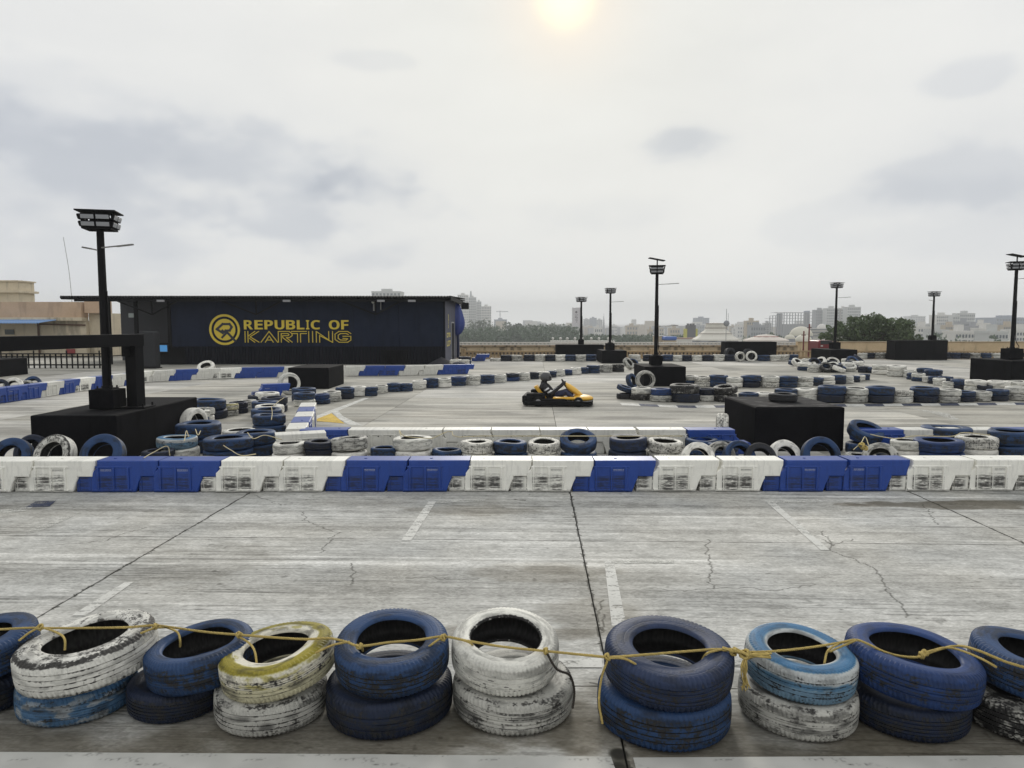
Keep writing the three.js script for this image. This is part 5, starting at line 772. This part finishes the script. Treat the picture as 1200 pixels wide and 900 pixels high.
  { const ds = 132, s = thing('tan_shed', 'boxy tan shed beside the blue roofed shed', 'shed', [xAt(773.5, ds), GY, -ds]); const h = yAt(394, ds) - GY; part('wall', bx(-.9, .9, 0, h, -2, 0), cm.tan, s); part('roof', bx(-1, 1, h, h + .15, -2.1, .1), cm.white, s); }
  { const ds = 135, s = thing('white_shed', 'long flat white shed beside the blue roofed shed', 'shed', [xAt(806, ds), GY, -ds]); const h = yAt(397, ds) - GY; part('wall', bx(-1.8, 1.8, 0, h, -2, 0), cm.white, s); part('roof', bx(-1.9, 1.9, h, h + .18, -2.1, .1), mat([.4, .28, .24], .8), s); }
  { const ds = 260, s = thing('yellow_sided_block', 'dark block with yellow sides beyond the white shed', 'building', [xAt(810.5, ds), GY, -ds]); const h = yAt(381, ds) - GY; part('wall', bx(-1.5, 1.5, 0, h, -3, 0), cm.dark, s); for (const q of [-1, 1]) part('side_panel', bx(q * 1.52, q * 2.25, 0, h - 1.3, -2.8, -.1), mat([.5, .48, .12], .8), s); for (const q of [-1, 0, 1]) part('roof_box', bx(q * 1 - .3, q * 1 + .3, h, h + .6, -2, -1), cm.dark, s); }
  { // tiered white tent roof
    const ds = 88, s = thing('tent_roof', 'tiered white tent roof with flat top beyond the balustrade', 'tent', [xAt(846.5, ds), 0, -ds - 2.9]); const tm = mat([.62, .60, .54], .8), Y = (v) => yAt(v, ds); const prof = [[2.95, Y(399.5)], [2.9, Y(398)], [2.25, Y(394.5)], [1.95, Y(391.5)], [1.92, Y(391)], [1.5, Y(388)], [1.28, Y(384.8)], [1.26, Y(384)], [1.15, Y(379.5)], [1.16, Y(378.8)], [0.01, Y(378.2)]].map(([a, b]) => new THREE.Vector2(a, b)); const g = new THREE.LatheGeometry(prof, 8); g.rotateY(Math.PI / 8); const q = g.toNonIndexed(); q.computeVertexNormals(); part('canvas', q, tm, s); for (const [rr, v] of [[1.97, 391.2], [1.3, 384.4], [1.2, 379.2]]) part('hem', new THREE.TorusGeometry(rr, .04, 6, 8).rotateX(Math.PI / 2).rotateY(Math.PI / 8).translate(0, Y(v), 0), mat([.3, .26, .24], .8), s);
    part('base', new THREE.CylinderGeometry(2.9, 2.9, Y(399.5) - GY, 8).translate(0, (Y(399.5) + GY) / 2, 0), cm.grey, s); }
  { const ds = 86, s = thing('dish_mast', 'round dish on a thin mast in front of the tent roof', 'mast', [xAt(851, ds), GY, -ds]); part('mast', cyl(.05, .03, yAt(362, ds) - GY, 0, 0, 0, 8), cm.grey, s); part('dish', new THREE.SphereGeometry(.36, 16, 12).scale(1, 1, .5).translate(0, yAt(379, ds) - GY, .1), cm.grey, s); part('aerial', cyl(.02, .02, 1.1, .22, yAt(378, ds) - GY, 0, 6), cm.grey, s); }
  { const ds = 95, s = thing('low_tent', 'low pale tent with reddish ridge beside the tiered tent', 'tent', [xAt(898, ds), GY, -ds]); const h = yAt(398, ds) - GY; const pr = [[2.9, h - .2], [2.8, h], [1.6, h + .36], [.9, h + .62], [.01, h + .7]].map(([a, b]) => new THREE.Vector2(a, b)); const q = new THREE.LatheGeometry(pr, 10).toNonIndexed(); q.computeVertexNormals(); part('canvas', q, mat([.60, .55, .5], .8), s); part('ridge', new THREE.TorusGeometry(1.55, .05, 6, 10).rotateX(Math.PI / 2).translate(0, h + .4, 0), mat([.35, .14, .12], .8), s); part('base', new THREE.CylinderGeometry(2.8, 2.8, h - .2, 10).translate(0, (h - .2) / 2, 0), cm.grey, s); }
  for (const [u, v, rpx, ds, l] of [[939, 382.5, 13, 110, 'larger cream dome tent beyond the red posts'], [926, 392, 6, 104, 'small clear arched dome beside the cream dome'], [942, 392, 10, 105, 'cream dome tent in front of the larger dome']]) { const R = rpx * ds / F, top = yAt(v, ds) - GY, s = thing('dome_tent', l, 'tent', [xAt(u, ds), GY, -ds]); const g = new THREE.SphereGeometry(R, 18, 10, 0, 6.2832, 0, 1.5708); g.scale(1, .85, 1); g.translate(0, top - R * .85, 0); part('dome', g, mat([.60, .58, .50], .8), s); part('drum', new THREE.CylinderGeometry(R * .99, R * .99, top - R * .85, 16).translate(0, (top - R * .85) / 2, 0), cm.grey, s); }
  { const ds = 115, s = thing('white_hall', 'long white hall with ledges and a small dome behind red posts', 'building', [xAt(968, ds), GY, -ds]); const Y = (v) => yAt(v, ds) - GY; part('wall', bx(-2.9, 2.9, 0, Y(385), -4, 0), cm.white, s); for (const v of [386.5, 390, 394]) part('ledge', bx(-3.0, 3.0, Y(v), Y(v) + .14, .001, .2), cm.grey, s); part('dome', new THREE.SphereGeometry(.75, 16, 8, 0, 6.2832, 0, 1.5708).translate(0, Y(385), -1.5), cm.white, s); }
  for (const [u, v, dd] of [[942.2, 388, 41.5], [948.4, 379.5, 41.8]]) { const y = yAt(v, dd), s = thing('red_post', v < 385 ? 'taller dark red post behind the railing' : 'shorter red post behind the railing', 'post', [xAt(u, dd), -.45, -dd]); part('shaft', cyl(.05, .04, y + .45, 0, 0, 0, 8), mat([.16, .03, .03], .6), s); part('bracket', bx(-.12, .12, y + .2, y + .25, -.04, .04), mat([.1, .02, .02], .6), s); }
  { const ds = 47, s = thing('red_van', 'dark red vehicle roof showing above the railing', 'van', [xAt(962.5, ds), -.45, -ds]); const h = yAt(398.2, ds) + .45; part('body', rbx(.95, h - .35, 1.6, .12, 0, h / 2 + .15, 0), mat([.17, .015, .02], .4), s); for (const q of [-1, 1]) { part('lamp', rbx(.14, .07, .03, .01, q * .27, h * .72, .81), mat([.6, .6, .58], .3), s); for (const z of [-.5, .5]) { const c = new THREE.CylinderGeometry(.2, .2, .1, 14); c.rotateZ(Math.PI / 2); c.translate(q * .45, .2, z); part('wheel', c, steel, s); } } part('windscreen', bx(-.36, .36, h * .8, h * .98, .79, .806), mat([.03, .03, .035], .2), s); }
}
// ---------------------------------------------------------------- trees
function leafMesh(blobs, count, size, seed, flat = .6) { // many small leaf sprays through the crown's volume
  const r = rng(seed), pos = [], nor = [], tot = blobs.reduce((a, b) => a + b[3] ** 2, 0), q = new THREE.Quaternion(), e = new THREE.Euler(), v = V(0, 0, 0);
  for (const [bx0, by0, bz0, rad] of blobs) { const n = Math.round(count * rad * rad / tot); for (let i = 0; i < n; i++) { let a = V(r() * 2 - 1, r() * 2 - 1, r() * 2 - 1); while (a.lengthSq() > 1 || a.lengthSq() < .02) a = V(r() * 2 - 1, r() * 2 - 1, r() * 2 - 1); const len = Math.pow(a.length(), .45) * (.82 + .36 * r()); a.normalize().multiplyScalar(rad * len); a.y *= .85; e.set(r() * 6.28, r() * 6.28, r() * 6.28); q.setFromEuler(e); const s = size * (.6 + .8 * r()); for (const tri of [[[-.5, 0, 0], [.5, 0, .1], [.15, .9, .05]], [[-.3, -.2, .1], [.2, -.7, 0], [.45, .1, .1]]]) for (const [x, y, z] of tri) { v.set(x * s, y * s * flat + 0, z * s).applyQuaternion(q); pos.push(v.x + a.x + bx0, v.y + a.y + by0, v.z + a.z + bz0); } } }
  const g = new THREE.BufferGeometry(); g.setAttribute('position', new THREE.Float32BufferAttribute(pos, 3)); g.computeVertexNormals(); return g;
}
const leafM = (c) => { const m = new THREE.MeshPhysicalMaterial({ roughness: .8, transmission: .25, thickness: 0, side: THREE.DoubleSide }); m.color.setRGB(...c); return m; };
{
  const ds = 60, t = thing('leafy_tree', 'broad dark green tree crown rising behind the sandy wall', 'tree', [xAt(1036, ds), GY, -ds - 2]); const r = rng(8), blobs = []; const Y = (v) => yAt(v, ds + 2) - GY, sx = (u) => xAt(u, ds + 2) - xAt(1036, ds + 2);
  for (const [u, v, R] of [[1000, 391, .95], [1012, 384, .95], [1020, 378, .7], [1028, 376, .75], [1038, 380, 1.0], [1048, 382, .9], [1057, 384, .9], [1066, 380, .75], [1074, 383, .85], [1080, 390, .75], [1064, 391, 1.0], [1044, 391, 1.1], [1024, 390, 1.1], [1008, 395, .9], [1036, 397, 1.2], [1062, 397, 1.1], [1084, 397, .6], [988, 396, .6], [1016, 372.5, .28], [1030, 372, .3], [1069, 375.5, .35], [1078, 378, .3], [994, 387, .5], [1050, 376.5, .35]]) blobs.push([sx(u), Y(v) - .1, (r() - .5) * 2.2, R]);
  for (let i = 0; i < 26; i++) { const b = blobs[Math.floor(r() * 18)], an = r() * 3.14; blobs.push([b[0] + Math.cos(an) * b[3] * 1.0, b[1] + Math.sin(an) * b[3] * .95, b[2] + (r() - .5), .16 + .2 * r()]); }
  for (let i = 0; i < 8; i++) blobs.push([(r() - .5) * 6, Y(400) - r() * 2, (r() - .5) * 2, 1.2]);
  part('crown', leafMesh(blobs, 12500, .22, 4), leafM([.075, .115, .042]), t);
  const br = [cyl(.28, .2, Y(404), 0, 0, 0, 10)]; for (const b of blobs.slice(0, 18)) br.push(tube([V(0, Y(408), 0), V(b[0] * .4, (b[1] + Y(406)) / 2, b[2] * .5), V(b[0], b[1], b[2])], .05, 8, 5)); part('trunk', br, mat([.06, .045, .035], .95), t);
}
{ // treeline behind the terrace
  const r = rng(21), blobs = []; for (let i = 0; i < 120; i++) { const u = 532 + (i / 120) * 145 + (r() - .5) * 8, ds = 300 + r() * 130, back = r() > .72, v = (back ? 381 : 387.5 + (u > 640 ? 4 : 0)) + 7 * (fbm(u * .06, 2, 3, 256, 256, 8) - .5) + 3.5 * r(), R = 2.6 + r() * 2.6; for (let k = 0; k < 4; k++) blobs.push([xAt(u, ds) + (r() - .5) * 3, yAt(v, ds) - R * .9 - k * R * .9, -ds + (r() - .5) * 3, R * (1 + k * .1)]); }
  for (let i = 0; i < 130; i++) { const u = 677 + (i / 130) * 145, ds = 280 + r() * 160, v = 391.5 + 2.5 * r() + 3 * (fbm(u * .08, 5, 3, 256, 256, 3) - .5), R = 1.6 + r() * 1.9; for (let k = 0; k < 3; k++) blobs.push([xAt(u, ds), yAt(v, ds) - R * .9 - k * R, -ds, R]); }
  for (let i = 0; i < 60; i++) { const u = 860 + r() * 340, ds = 210 + r() * 260, v = 389 + 5 * r(), R = 1.1 + r() * 1.5; for (let k = 0; k < 3; k++) blobs.push([xAt(u, ds), yAt(v, ds) - R * .9 - k * R, -ds, R]); }
  tag(part('treeline', leafMesh(blobs, 80000, 1.3, 9), leafM([.06, .10, .05]), scene), 'belt of hazy green trees beyond the balustrade', 'trees', null, 'stuff');
  for (const [u, v, R, ds] of [[563, 376, 8, 470], [600, 379.5, 5, 520], [609, 379, 4, 520], [652, 378.5, 6, 560], [665, 379, 7, 540], [622, 381.5, 5, 500]]) { const x = xAt(u, ds), y = yAt(v, ds) - R * .8, t = thing('distant_tree', 'tall rounded tree standing above the hazy tree belt', 'tree', [x, GY, -ds], 0, 'tall trees above the belt'); const b = []; for (let k = 0; k < 12; k++) b.push([(r() - .5) * R * 1.3, y - GY + (r() - .55) * R, (r() - .5) * R, R * (.4 + .3 * r())]); b.push([0, y - GY - R, 0, R]); part('crown', leafMesh(b, 900, 1.6, u), leafM([.055, .085, .038]), t); part('trunk', cyl(.6, .4, y - GY, 0, 0, 0, 7), mat([.06, .045, .035], .95), t); }
}
scene.fog = new THREE.FogExp2(new THREE.Color(.86, .88, .89), .0007);
renderer.render(scene, camera);
